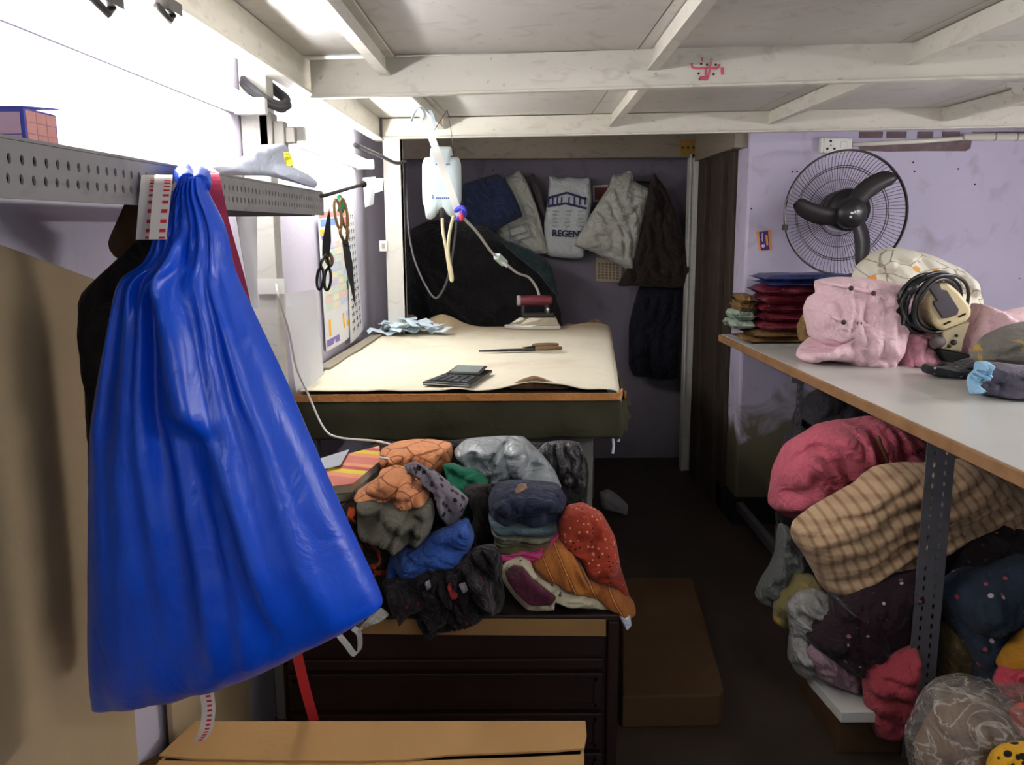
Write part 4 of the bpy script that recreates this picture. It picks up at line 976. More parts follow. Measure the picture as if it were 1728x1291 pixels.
for nm, r_, g_, b_, tp_, bt in layers:
    pil('folded_cloth', '7', [(tp_[0], tp_[1]), ((tp_[0]+tp_[2])/2, (tp_[1]+tp_[3])/2-1), (tp_[2], tp_[3]), (bt[2], bt[3]), ((bt[0]+bt[2])/2, (bt[1]+bt[3])/2+5), (bt[0], bt[1])], 2.09, .12, fabric(nm.replace(' ', '_')+'_folded', r_, g_, b_, var=.15), nm+' folded cloth in the stack left of the rust floral cloth', 'cloth', 'folded cloths stacked on the chest', p=8, wr=.12, rag=.006, folds=((88, .018, .003, .8),))
pil('striped_cloth', '7', [(1150, 830), (1210, 780), (1275, 752), (1340, 770), (1395, 850), (1440, 905), (1550, 950), (1640, 1050), (1645, 1095), (1600, 1075), (1500, 1030), (1400, 975), (1250, 915), (1170, 875)], 2.00, .09, fabric('mustard_stripe', 166, 100, 44, pat=stripes([(0, lin(160, 96, 42)), (.42, lin(120, 66, 34)), (.5, lin(206, 150, 90)), (.56, lin(120, 66, 34)), (.62, lin(172, 106, 48))], 8.5, (0, .45, 0), .8)), 'orange brown striped cloth folded over the cream roll', 'cloth', wr=.3, wf=5)
pil('rust_cloth', '7', [(1285, 665), (1330, 600), (1400, 583), (1490, 630), (1550, 740), (1580, 880), (1615, 1010), (1560, 965), (1490, 925), (1410, 900), (1390, 830), (1330, 765), (1278, 745)], 2.04, .10, fabric('rust_floral', 150, 54, 34, pat=flowers(lin(206, 150, 120), lin(50, 24, 22), 90, .24, .5)), 'rust red floral cloth at the right end of the clothes pile', 'cloth', wr=.3, wf=5)
cr = pil('cream_roll', '7', [(1014, 890), (1045, 846), (1110, 832), (1155, 850), (1170, 890), (1250, 915), (1400, 975), (1530, 1030), (1545, 1055), (1460, 1055), (1370, 1045), (1270, 1010), (1260, 1060), (1130, 1066), (1060, 1000), (1022, 940)], 1.97, .07, fabric('cream_floral', 206, 198, 168, pat=flowers(lin(110, 60, 60), lin(90, 90, 60), 44, .16, .35)), 'cream cloth roll with maroon lining at the front of the clothes pile', 'cloth roll', wr=.3)
pil('maroon_lining', '7', [(1036, 905), (1075, 872), (1120, 880), (1165, 935), (1230, 985), (1275, 1025), (1252, 1060), (1150, 1058), (1085, 1000), (1050, 950)], 1.905, .02, fabric('maroon_print', 92, 38, 60, pat=blotch(lin(70, 62, 52), 40, .55, .62)), parent=cr, wr=.25, rag=.004)
pil('hanging_end', '7', [(1530, 1045), (1580, 1062), (1622, 1110), (1628, 1150), (1605, 1170), (1580, 1130), (1555, 1080)], 1.93, .02, m_wcloth, parent=cr, wr=.4)
pil('net_cloth', '7', [(470, 950), (600, 930), (700, 890), (820, 850), (900, 790), (985, 775), (1025, 870), (1035, 1000), (1012, 1072), (940, 1112), (870, 1150), (800, 1182), (700, 1170), (640, 1150), (615, 1105), (500, 1065)], 1.925, .065, fabric('black_net', 32, 26, 30, var=.4, wr=.9, pat=flowers(lin(84, 70, 78), lin(110, 34, 40), 36, .14, .3)), 'black net cloth drooping over the front of the drawer chest', 'cloth', wr=.7, wf=14, rag=.03, back=.5)
for q_, c_, lb in (([(660, 955), (680, 945), (688, 975), (670, 990)], (150, 150, 160), 'small pale scrap on the black net cloth, left one'), ([(766, 975), (780, 945), (790, 985), (815, 1015), (790, 1018)], (170, 40, 50), 'small red scrap on the black net cloth'), ([(820, 965), (850, 955), (862, 990), (840, 1005)], (172, 170, 180), 'small pale scrap on the black net cloth, right of the red one')):
    pil('cloth_scrap', '7', q_, 1.86, .012, fabric('scrap_%d' % c_[1], *c_), lb, 'scrap')
# ================================================================ RIGHT: FAN WALL
fc_ = P(1428, 360, Y=3.74); R_ = .262
fan = thing('wall_fan', (fc_.x, YW, fc_.z), 'black wall fan with three curved blades on the lilac wall', 'fan')
gd = MB(); ax = Vector((0, -1, 0))
def fp(r, a, y): return Vector((fc_.x+r*math.cos(a), fc_.y+y, fc_.z+r*math.sin(a)))
def ring(r, y, w, n=72): gd.tube([fp(r, 2*PI*i/n, y) for i in range(n)], w, 6, True)
ring(R_, 0, .0045); ring(R_, .012, .0035); ring(R_*.74, .05, .002); ring(R_*.77, .045, .0016); ring(R_*.36, .075, .002); ring(R_*.55, .07, .0014)
for i in range(96):
    a = 2*PI*i/96; gd.tube([fp(R_, a, .0), fp(R_*.92, a+.01, .026), fp(R_*.74, a+.03, .048), fp(R_*.3, a+.06, .08)], .00125, 4)
gd.build('guard', m_black, fan)
ck = MB(); ck.box(fp(R_, PI+.22, 0)+Vector((-.012, -.01, -.012)), fp(R_, PI+.22, 0)+Vector((.008, .01, .012))); ck.build('guard_clip', m_black, fan)
MB().lathe([(.085, .0), (.092, .03), (.085, .12), (.05, .17), (.05, .225)], (fc_.x+.02, fc_.y+.005, fc_.z+.015), (0, 1, 0), 28).build('motor', m_black, fan, smooth=True)
m_blade = plain('black_blade', lin(38, 35, 36), .45, .4, var=.1)
for tip, L in ((46, .243), (174, .243), (-71, .235)):
    mb = MB(); top = []; n_ = 16
    for k in range(n_+1):
        u = k/n_; r = .035+(L-.035)*u; a = math.radians(tip+26*(1-u)**1.2-4)
        w_ = (.030+.010*math.sin(u*PI))*(1 if u < .8 else math.sqrt(max(.02, 1-((u-.8)/.2)**2)))
        c_ = fp(r, a, -.045); t_ = Vector((-math.sin(a), 0, math.cos(a)))
        top.append((c_-t_*w_+Vector((0, -.010, 0)), c_+t_*w_+Vector((0, .014, 0))))
    vs = [];
    for a_, b_ in top: vs += [a_, (a_+b_)/2+Vector((0, -.006, 0)), b_]
    vs2 = [v+Vector((0, .003, 0)) for v in vs]; n3 = len(vs)
    fs = [(3*k+j, 3*k+j+1, 3*k+j+4, 3*k+j+3) for k in range(n_) for j in range(2)]
    fs += [tuple(x+n3 for x in f[::-1]) for f in fs]
    for k in range(n_):
        fs += [(3*k, 3*k+3, 3*k+3+n3, 3*k+n3), (3*k+5, 3*k+2, 3*k+2+n3, 3*k+5+n3)]
    fs += [(0, n3, n3+1, 1), (1, n3+1, n3+2, 2), (n3-3, n3-2, 2*n3-2, 2*n3-3), (n3-2, n3-1, 2*n3-1, 2*n3-2)]
    mb.add(vs, fs[:0]); mb.add(vs2, []); mb.f = [list(f) for f in fs]; mb.mi = [0]*len(fs)
    mb.build('blade', m_blade, fan, smooth=True)
hub = MB().lathe([(.062, 0), (.066, .012), (.062, .05), (.05, .066), (.001, .07)], (fc_.x, fc_.y-.02, fc_.z), (0, -1, 0), 32).build('hub', m_black, fan, smooth=True)
g = MB()
for x0, x1, zz in ((-.016, -.004, -.004), (-.002, .006, 0), (.009, .02, .004), (-.020, -.010, -.020)):
    g.box((fc_.x+x0, fc_.y-.0925, fc_.z+zz), (fc_.x+x1, fc_.y-.088, fc_.z+zz+.009))
g.build('hub_marking', m_white, hub)
# switchboard
s0, s1 = P(1384, 258, Y=YW-.03), P(1438, 232, Y=YW-.03)
sb = thing('switchboard', ((s0.x+s1.x)/2, YW, s0.z), 'white socket and switch board on the lilac wall above the fan', 'switch')
MB().box((s0.x, YW-.035, s0.z), (s1.x, YW, s1.z)).build('mounting_box', m_white, sb, bevel=.004)
MB().box((s0.x+.012, YW-.039, s0.z+.006), (s1.x-.002, YW-.035, s1.z-.004)).build('face_plate', m_white, sb, bevel=.002)
g = MB()
for x, y, r in ((1402, 238, .0055), (1402, 245, .003), (1396, 251, .0055), (1408, 251, .0055), (1390, 236, .002), (1434, 235, .002), (1390, 258, .002), (1434, 254, .002)):
    q = P(x, y, Y=YW-.04); g.lathe([(r, 0), (r, .001)], q, (0, -1, 0), 10)
g.build('socket_hole', m_blackm, sb)
q = P(1424, 245, Y=YW-.039); MB().box(q+Vector((-.016, -.005, -.016)), q+Vector((.014, 0, .016))).build('rocker_switch', m_white, sb, bevel=.002)
m_pvc = plain('cream_pvc', lin(222, 218, 204), .4, .4, var=.05)
cp = MB(); cp.tube([P(1438, 244, Y=YW-.012), P(1560, 238, Y=YW-.012), P(1640, 232, Y=YW-.012)], .010, 10)
tag(cp.build('conduit_pipe', m_pvc, smooth=True), 'thin cream conduit pipe running from the socket board', 'pipe')
cp = MB(); cp.tube([P(1626, 231, Y=YW-.018), P(1900, 231, Y=YW-.018)], .0165, 12)
cpo = tag(cp.build('conduit_pipe', m_pvc, smooth=True), 'thicker cream conduit pipe below the loft beam at the right', 'pipe')
g = MB()
for x in (1677, 1714): g.lathe([(.0175, 0), (.0175, .006)], P(x, 231, Y=YW-.018), (1, 0, 0), 14)
g.build('joint_ring', m_grey, cpo)
# broken plaster patches
m_hole = plain('broken_plaster', lin(112, 96, 98), .95, .05, var=.5, vs=30, bump=1, bs=40)
o = slabY('plaster_patch', '0', [(1448, 246), (1520, 243), (1560, 240), (1640, 236), (1638, 250), (1630, 255), (1560, 255), (1500, 256), (1452, 254)], YW-.002, .004, m_hole, bevel=0); tag(o, 'broken plaster gap in the lilac wall under the conduit', 'plaster')
for x0, x1, lb in ((1450, 1490, 'nearest the socket board'), (1496, 1530, 'second from the socket board'), (1548, 1575, 'third from the socket board'), (1590, 1620, 'just left of the thick conduit'), (1640, 1728, 'long one above the thick conduit')):
    a_, b_ = P(x0, 233, Y=YW-.003), P(x1, 226, Y=YW-.003); c_ = MB().box((a_.x, YW-.003, a_.z), (b_.x, YW, b_.z+.01))
    tag(c_.build('plaster_hole', m_hole), 'dark broken plaster hole along the lilac wall top, '+lb, 'plaster', 'plaster holes under the loft beam')
# sticker
st_ = slabY('wall_sticker', '0', [(1276, 391), (1301, 388), (1303, 422), (1281, 424)], YW-.002, .002, plain('orange_sticker', lin(226, 150, 70), .5), 'small purple and orange sticker on the lilac wall left of the fan', 'sticker')
slabY('purple_panel', '0', [(1281, 391.5), (1296, 389.5), (1298.5, 421.5), (1284, 422.5)], YW-.003, .001, plain('purple_sticker', lin(62, 28, 110), .5), parent=st_, bevel=0)
slabY('orange_stripe', '0', [(1291.5, 397), (1295, 396.5), (1296.5, 414), (1293.5, 414.5)], YW-.0038, .001, plain('amber_stripe', lin(220, 160, 70), .5), parent=st_, bevel=0)
q = P(1288, 415, Y=YW-.0035); g = MB(); g.tube([q+Vector((.0055*math.cos(a), 0, .0055*math.sin(a))) for a in [2*PI*i/16 for i in range(16)]], .0022, 6, True)
wv = [P(1286.3+.5*math.sin(i*1.9), 393+i*1.8, Y=YW-.0035) for i in range(9)]; g.tube(wv, .0018, 6); g.build('white_mark', plain('lilac_white', lin(225, 210, 240), .5), st_)
# wall plugs / nail holes
g = MB()
for x, y in ((1337, 290), (1345, 290), (1541, 274), (1543, 289), (1617, 285), (1268, 352), (1645, 311)): g.lathe([(.004, 0), (.004, .002)], P(x, y, Y=YW-.001), (0, -1, 0), 8)
tag(g.build('nail_holes', m_blackm), 'small dark nail holes scattered on the lilac wall', 'holes', kind='stuff')
# red handwriting on the beam
f = lambda x: 2.62-.27*(x+.58)/3.33
def bp(x, y):
    X, Y_ = z(k_, [(x, y)])[0] if False else (1140+x*.09295, 60+y*.09295)
    d = ray(X, Y_); t_ = 0
    # intersect the beam face plane y = 2.62-.27*(x+.58)/3.33 - .006
    kk_ = .27/3.33; t_ = (2.62-kk_*.58-.0055-CAM.y+0)/(d.y+kk_*d.x); return CAM+d*t_
g = MB()
for pts, r in (([(295, 500), (300, 570), (400, 595), (520, 590), (600, 580), (720, 600), (770, 570), (800, 520)], .003), ([(640, 480), (620, 600), (590, 740), (570, 800)], .0028), ([(545, 600), (540, 760)], .0024), ([(850, 580), (845, 650), (855, 710)], .0042), ([(440, 780), (510, 775), (575, 780)], .0055), ([(480, 400), (490, 470)], .0016)):
    g.tube(crom([bp(*p_) for p_ in pts], 16), r, 6)
wo = tag(g.build('painted_mark', plain('faded_red_paint', lin(206, 96, 120), .7, .1, var=.25, vs=60), smooth=True), 'faded red painted writing on the near loft beam', 'writing')
g = MB()
for x, y in ((465, 515), (730, 530), (418, 690), (690, 700), (440, 785), (570, 530)): g.lathe([(.0036, 0), (.0036, .001)], bp(x, y), (0, -1, 0), 8)
g.build('dark_dot', m_dark, wo)
hk = thing('beam_hook', P(1712, 150, Y=2.5), 'grey metal hook plate under the loft beam at the right edge', 'hook')
q = P(1716, 148, Y=2.42); MB().box(q+Vector((-.03, -.004, .0)), q+Vector((.05, .004, .014))).build('plate', m_grey, hk); MB().lathe([(.014, -.003), (.014, .003)], q+Vector((0, 0, -.004)), (0, 1, 0), 14).build('eye', m_grey, hk)

# ================================================================ WORKTOP
def mk_top():
    n = NT('white_laminate'); n.col(n.mix(n.noise(4, 5), lin(196, 196, 190), lin(214, 214, 208)))
    n.bump(n.noise(30, 3), .03, .002); return n.set(.28, .45)
m_top = mk_top()
m_edge = plain('worn_wood_edge', lin(146, 110, 76), .7, .2, var=.4, vs=14, bump=.3, bs=60)
wt = thing('counter', (1.5, 2.6, 0), 'white topped counter with steel legs along the lilac wall', 'counter')
xa, ya, xb, yb2 = .955, 3.945, 1.035, 1.25
def fx(y): return xa+(xb-xa)*(ya-y)/(ya-1.672)
c = MB(); c.prism([(fx(ya)+.012, ya, .892), (fx(1.0)+.012, 1.0, .892), (2.6, 1.0, .892), (2.6, ya, .892)], (0, 0, .028)); c.build('worktop', m_top, wt)
c = MB(); c.prism([(fx(ya), ya, .888), (fx(1.0), 1.0, .888), (fx(1.0)+.013, 1.0, .888), (fx(ya)+.013, ya, .888)], (0, 0, .0305)); c.build('front_edge', m_edge, wt, bevel=.003)
def slot_leg(x, y, z0, z1, w=.05, m=m_slotd, parent=wt, name='leg', n_=32, wx=None):
    L_ = MB(); wx = wx or w
    L_.perf((x, y, z0), (0, 0, 1), (1, 0, 0), z1-z0, wx, n_, (.3, .7), .008, .0034, .2)
    L_.perf((x+wx, y, z0), (0, 0, 1), (0, 1, 0), z1-z0, w, n_, (.3, .7), .008, .0034, .2)
    return L_.build(name, m, parent, solid=.003)
slot_leg(1.045, 2.10, .0, .888, .05, wx=.072)
slot_leg(1.02, 3.02, .0, .888, .04, wx=.022)
slot_leg(2.5, 2.10, .0, .888); slot_leg(2.5, 3.6, .0, .888)
MB().box((1.06, 2.11, .09), (1.09, 3.9, .125)).build('side_rail', m_slotd, wt)
MB().bar((1.07, 2.0, .07), (1.02, .95, .07), .04, .05).build('lower_rail', m_slotd, wt)
MB().bar((1.03, 3.03, .70), (1.25, 3.55, .62), .012, .02).build('cross_brace', m_blackm, wt)
MB().box((1.0, 3.02, .86), (2.5, 3.05, .888)).build('support_rail', m_slotd, wt)
c = MB(); c.prism([(.865, 2.074, .12), (2.5, 2.074, .12), (2.5, 2.46, .12), (.855, 2.46, .12), (.845, 2.26, .12)], (0, 0, .03)); 
shb = tag(c.build('shelf_board', m_top, bevel=.002), 'white shelf board near the floor under the counter', 'board')
c = MB(); c.box((.88, 2.12, 0), (2.5, 2.44, .118)); tag(c.build('wooden_plinth', m_cardd, bevel=.004), 'brown wooden plinth under the low white shelf board', 'plinth')
# second low board nearer
c = MB(); c.box((1.13, .9, .03), (2.5, 2.05, .06)); tag(c.build('shelf_board', m_slotd, bevel=.002), 'dark low shelf board under the near end of the counter', 'board')
ZW = .9205
# packets
def packet(x0, x1, y0, y1, z0, h, m, label, grp, sd):
    mb = MB(); nx, ny = 12, 8; vs = []; 
    for k_ in (0, 1):
        for i in range(nx+1):
            for j in range(ny+1):
                u, v = i/nx, j/ny; e = min(u, 1-u, v*.7, (1-v)*.7)*2; b_ = min(1, e*5)**.5
                hh = h*(.5+(.5*b_+.12*noise.noise(Vector((u*4, v*4, sd))))*(1 if k_ else -1))
                vs.append((x0+(x1-x0)*u+.006*noise.noise(Vector((v*3, sd, 1))), y0+(y1-y0)*v+.008*noise.noise(Vector((u*4, sd, 2))), z0+hh))
    W1 = ny+1; M1 = (nx+1)*W1
    q = [(i*W1+j, (i+1)*W1+j, (i+1)*W1+j+1, i*W1+j+1) for i in range(nx) for j in range(ny)]
    fs = [tuple(x+M1 for x in f_) for f_ in q]+[f_[::-1] for f_ in q]
    for i in range(nx): fs += [(i*W1, i*W1+M1, (i+1)*W1+M1, (i+1)*W1)[::-1], (i*W1+ny, (i+1)*W1+ny, (i+1)*W1+ny+M1, i*W1+ny+M1)[::-1]]
    for j in range(ny): fs += [(j, j+1, j+1+M1, j+M1)[::-1], (nx*W1+j, nx*W1+j+M1, nx*W1+j+1+M1, nx*W1+j+1)[::-1]]
    mb.add(vs, fs); return tag(mb.build('garment_packet', m, smooth=True), label, 'packet', grp)
m_mar = film('maroon_packet', lin(120, 40, 54), 1, .3, .6, .8, 18)
m_bluep = film('blue_packet', lin(44, 58, 116), 1, .3, .6, .7, 18)
m_tanp = film('tan_packet', lin(128, 98, 58), 1, .5, .4, .7, 20)
m_whp = film('pale_green_packet', lin(178, 196, 180), 1, .35, .5, .8, 20)
px0, px1 = 1.005, 1.40
zc_ = ZW
for i, (h, lb) in enumerate(((.022, 'tan packet at the very bottom of the packet stack by the fan wall'), (.026, 'tan packet second from the bottom of the packet stack, under the maroon ones'))):
    packet(px0-.01+.02*i, px1, 3.60, 3.88, zc_, h, m_tanp, lb, 'tan packets in the stack', i+.3); zc_ += h
words = ['lowest of the maroon packets in the stack by the fan wall', 'second maroon packet from below in the stack', 'middle one of the maroon packets in the stack', 'fourth maroon packet from below in the stack', 'topmost maroon packet just under the blue ones']
for i in range(5):
    packet(px0+.05+.01*(i % 2), px1+.02, 3.60+.01*(i % 3), 3.88, zc_, .039, m_mar, words[i], 'maroon packets in the stack', i+5.1); zc_ += .038
packet(px0+.08, px1+.05, 3.60, 3.88, zc_, .022, m_bluep, 'lower of the two blue packets on top of the maroon stack', 'blue packets on the stack', 20.2); zc_ += .021
packet(px0+.06, px1+.06, 3.61, 3.88, zc_, .028, m_bluep, 'topmost blue packet crowning the maroon stack', 'blue packets on the stack', 23.2)
zc_ = ZW+.05
for i, (h, mm, lb) in enumerate(((.035, m_whp, 'lower pale green packet at the left side of the packet stack'), (.04, m_whp, 'upper pale green packet at the left side of the packet stack'), (.035, m_tanp, 'tan packet lying on the pale green packets'), (.035, m_tanp, 'uppermost tan packet left of the maroon stack'))):
    packet(.965+.012*i, px0+.052, 3.70, 3.93, zc_ if i else ZW+.048, h, mm, lb, 'packets at the left of the stack', i+40.7); zc_ += h
pil('tan_wrap', '6', [(520, 470), (560, 400), (590, 430), (600, 530), (680, 575), (640, 585), (560, 560), (530, 545)], 3.45, .05, m_tanp, 'tan crumpled wrapper between the packet stack and the pink shirt', 'wrapper')
# ---- pink shirts
m_pink = fabric('pale_pink_cotton', 236, 200, 208, var=.06, wr=.8, ws=18, pat=flowers(lin(240, 214, 220), None, 60, .25, .5))
m_pink2 = fabric('dusty_pink_cotton', 206, 150, 164, var=.12, wr=.8, ws=14)
ps = pil('pink_shirt', '6', [(635, 232), (700, 215), (790, 213), (900, 225), (1010, 238), (1118, 255), (1095, 330), (1085, 440), (1055, 560), (1010, 690), (920, 703), (840, 697), (780, 680), (765, 658), (690, 652), (640, 645), (565, 662), (530, 640), (545, 612), (600, 600), (680, 578), (620, 555), (588, 530), (584, 470), (568, 420), (570, 380), (596, 320), (640, 290)], 3.12, .17, m_pink, 'pale pink shirt bundle with dark buttons on the counter', 'shirt', folds=((12, .05, .0055, 1.3), (62, .10, .008, 1.4)), wr=.09, wf=8, back=.8, p=4)
m_button = plain('dark_button', lin(60, 40, 48), .4)
for x, y in ((805, 272), (925, 298), (765, 452), (850, 460)):
    MB().lathe([(.008, 0), (.009, .004), (.004, .006)], P(*z1('6', x, y), Y=2.945), (0, -1, 0), 10).build('button', m_button, ps, smooth=True)
pk = MB()
for pts in ([(640, 240), (760, 262), (900, 295), (1040, 345), (1090, 370)], [(700, 425), (780, 450), (880, 470), (930, 465)]):
    pk.tube(crom([P(*z1('6', x, y), Y=2.955) for x, y in pts], 20), .006, 6)
pk.build('placket_seam', m_pink, ps, smooth=True)
pil('pink_cloth', '6', [(1060, 490), (1120, 470), (1200, 495), (1300, 550), (1310, 650), (1200, 690), (1100, 690), (1020, 692), (1040, 600)], 3.10, .12, m_pink2, 'dusty pink crumpled cloth behind the foot of the cutting machine', 'cloth', folds=((35, .09, .012, 1.2),), back=.8)
pil('pink_garment', '6', [(1395, 640), (1410, 560), (1440, 460), (1470, 355), (1520, 365), (1570, 395), (1640, 395), (1700, 380), (1800, 370), (1900, 400), (1900, 600), (1700, 640), (1500, 650)], 3.02, .14, m_pink, 'pale pink garment heap right of the cutting machine', 'garment', folds=((40, .1, .014, 1.5),), wr=.4)
def mk_floral():
    n = NT('cream_floral_bundle')
    base = n.mix(n.noise(6, 4), lin(222, 218, 200), lin(236, 232, 218))
    d = n.vor(9, n.n('ShaderNodeMapping').outputs[0] if False else n.map((1, 1, 1.4), (0, .5, 0)), 'DISTANCE_TO_EDGE')
    br = n.ramp(d, [(0, (1, 1, 1)), (.035, (0, 0, 0))])
    base = n.mix(br, base, lin(136, 128, 104))
    base = flowers(lin(232, 150, 60), lin(226, 170, 90), 14, .2, .35)(n, base)
    n.col(base); n.bump(n.noise(12, 4, 1), .5, .015); return n.set(.9, .15, sheen=.1)
pil('floral_bundle', '6', [(818, 215), (845, 150), (920, 82), (1000, 50), (1100, 56), (1250, 100), (1350, 150), (1430, 225), (1462, 300), (1455, 420), (1440, 620), (1200, 680), (950, 600), (850, 400)], 3.38, .17, mk_floral(), 'cream bundle with orange flower print behind the pink shirt', 'bundle', wr=.25, folds=((75, .13, .010, 1.2),))
# ---- cutting machine with coiled cable
YM = 2.93
Zm = {'k': (1480, 440, .1859)}; ZT['9'] = (1480, 440, .1859)
def m9(x, y, Y=YM): return P(*z1('9', x, y), Y=Y)
mc = thing('cutting_machine', m9(690, 880), 'cream cloth cutting machine wound with black cable on the counter', 'cutting machine')
m_cream = plain('cream_enamel', lin(206, 190, 148), .4, .4, var=.12, vs=14)
def pr9(pts, Y, d): return MB().prism([m9(x, y, Y) for x, y in pts], (0, d, 0))
pr9([(470, 330), (560, 200), (650, 190), (760, 290), (840, 390), (865, 440), (860, 500), (820, 555), (600, 640), (520, 580), (475, 450)], YM, .10).build('motor_housing', m_cream, mc, bevel=.012)
pr9([(455, 225), (570, 200), (590, 260), (640, 270), (748, 440), (735, 490), (650, 520), (600, 525), (515, 390), (520, 370), (550, 360)], YM-.012, .014).build('dark_plate', plain('charcoal_plate', lin(66, 60, 66), .5, .4, var=.1), mc, bevel=.003)
sl = pr9([(740, 505), (805, 475), (810, 488), (745, 518)], YM-.004, .006); sl.prism([m9(x, y, YM-.004) for x, y in ((608, 572), (668, 545), (672, 558), (612, 585))], (0, .006, 0))
sl.build('slot', m_blackm, mc)
pr9([(600, 640), (820, 555), (850, 560), (790, 720), (770, 830), (575, 800), (600, 760)], YM+.03, .05).build('neck', plain('grey_cream_neck', lin(176, 164, 134), .5, .4, var=.2), mc, bevel=.006)
for x, y, r in ((690, 740, .010), (715, 680, .005), (650, 775, .006), (725, 565, .005)): MB().lathe([(r, 0), (r, .008), (r*.5, .012)], m9(x, y, YM+.03), (0, -1, 0), 10).build('bolt', m_dark, mc, smooth=True)
MB().lathe([(.018, 0), (.022, .01), (.022, .04), (.015, .048)], m9(600, 730, YM+.05), (-1, -.3, -.1), 14).build('knob', plain('grey_knob', lin(96, 86, 90), .6), mc, smooth=True)
pr9([(565, 810), (700, 830), (900, 870), (900, 930), (640, 925)], YM+.01, .08).build('base_foot', m_blackm, mc, bevel=.004)
cb_ = MB(); cc_ = m9(600, 385, YM+.04); rs = random.Random(4)
for i in range(9):
    ra = .105-.010*(i % 3)+.004*rs.random(); ph = rs.random()
    off = Vector((-.02-.006*i, .012*(i//3), 0))
    cb_.tube([cc_+off+Vector((ra*1.02*math.cos(a), -.03+.02*(i % 2)+.045*math.cos(a+.6)+.012*(i//3), ra*.98*math.sin(a)+.004*math.sin(3*a+ph*6))) for a in [2*PI*k/44 for k in range(44)]], .0062, 8, True)
cb_.build('coiled_cable', m_black, mc, smooth=True)
pl_ = MB(); pl_.tube(crom([m9(x, y, YM-.02) for x, y in ((330, 260), (260, 310), (222, 380), (228, 450), (250, 520), (240, 580))], 24), .0045, 8)
pl_.build('cable_tail', m_black, mc, smooth=True)
pg = MB(); pg.lathe([(.010, 0), (.016, .012), (.016, .03), (.01, .04)], m9(290, 300, YM-.02), (.5, -.2, .8), 12); pg.build('plug', m_black, mc, smooth=True)
pil('teal_pouch', '9', [(250, 520), (290, 450), (330, 470), (420, 590), (330, 600), (245, 575)], YM+.06, .03, fabric('teal_black', 22, 50, 54), 'dark teal pouch behind the coiled cable of the cutting machine', 'pouch')
# ---- cloths at the right edge of the counter
pil('yellow_print_cloth', '6', [(1455, 650), (1475, 590), (1540, 525), (1640, 478), (1726, 452), (1820, 450), (1900, 500), (1900, 670), (1700, 675), (1560, 660)], 2.62, .11, fabric('grey_yellow_print', 112, 108, 100, pat=blotch(lin(186, 150, 50), 7, .58, .66)), 'grey cloth with yellow print at the right edge of the counter', 'cloth', folds=((70, .09, .008, 1.2),), wr=.3)
pil('black_floral_cloth', '6', [(1178, 700), (1200, 675), (1260, 688), (1330, 690), (1400, 660), (1475, 640), (1495, 700), (1470, 740), (1400, 752), (1280, 742), (1195, 722)], 2.80, .06, fabric('black_white_floral', 44, 44, 46, pat=flowers(lin(150, 150, 150), lin(110, 120, 110), 50, .2, .5)), 'black floral cloth folded flat in front of the cutting machine foot', 'cloth', wr=.3)
pil('grey_violet_cloth', '6', [(1468, 790), (1480, 765), (1520, 770), (1540, 690), (1600, 670), (1726, 690), (1850, 700), (1900, 780), (1850, 850), (1700, 850), (1560, 840), (1480, 832)], 2.49, .09, fabric('violet_grey', 98, 92, 106, var=.25, pat=blotch(lin(54, 48, 58), 10, .52, .6)), 'violet grey crumpled cloth at the right edge below the yellow print cloth', 'cloth', wr=.4, folds=((80, .06, .008, 1.2),))
pil('blue_tuft', '6', [(1425, 770), (1435, 735), (1470, 700), (1475, 662), (1530, 660), (1535, 710), (1555, 740), (1500, 765), (1480, 800), (1440, 832)], 2.43, .03, fabric('pale_blue_plastic', 150, 196, 226, wr=1), 'pale blue crumpled tuft stuck beside the violet grey cloth', 'cloth', wr=.8, wf=20)
# ================================================================ UNDER THE COUNTER
pil('black_backpack', '8', [(245, 210), (265, 150), (300, 70), (345, 25), (400, 5), (480, 50), (570, 110), (560, 260), (400, 300), (260, 300)], 3.30, .16, fabric('charcoal_nylon', 44, 42, 46, rough=.6), 'charcoal backpack standing behind the pink garments under the counter', 'backpack', wr=.15)
pil('garment_bundle', '8', [(215, 420), (400, 330), (900, 250), (1100, 300), (1150, 700), (1100, 1000), (700, 1050), (450, 980), (260, 800)], 2.78, .10, m_blk, 'dark garment bundle at the back under the counter', 'bundle', wr=.4, p=4)
pil('pink_garment', '8', [(195, 405), (205, 300), (250, 212), (300, 175), (360, 140), (450, 118), (540, 108), (620, 118), (708, 178), (712, 275), (640, 295), (560, 300), (500, 330), (420, 385), (325, 445), (250, 442)], 2.62, .14, fabric('rose_pink', 188, 92, 108, var=.15, wr=.7), 'rose pink pleated garment heaped under the counter', 'garment', folds=((55, .10, .014, 1.3), (30, .05, .006, 1)), wr=.3)
cd_ = MB(); cd_.tube(crom([P(*z1('8', x, y), Y=2.46) for x, y in ((568, 175), (575, 200), (590, 235), (598, 262))], 14), .006, 6)
tag(cd_.build('cord', plain('brown_cord', lin(110, 80, 50), .8), smooth=True), 'brown cord hanging over the rose pink garment', 'cord')
pil('grey_garment', '8', [(152, 712), (165, 680), (200, 625), (225, 560), (235, 470), (262, 480), (275, 525), (305, 562), (300, 640), (250, 700), (205, 748), (172, 738)], 2.42, .06, fabric('slate_grey', 88, 90, 88), 'slate grey garment hanging out left of the brown checked fabric', 'garment', folds=((40, .05, .008, 1.2),))
pil('olive_cloth', '8', [(212, 800), (215, 740), (290, 640), (340, 640), (400, 700), (400, 760), (300, 800), (245, 825)], 2.36, .06, fabric('olive_yellow', 116, 106, 66, pat=blotch(lin(150, 120, 40), 8, .56, .62)), 'olive cloth above the clear plastic bag under the counter', 'cloth', wr=.4)
m_chk = fabric('brown_check', 184, 156, 124, var=.08, wr=.3, pat=checks(lin(112, 74, 50), 11, (0, .35, 0), .5))
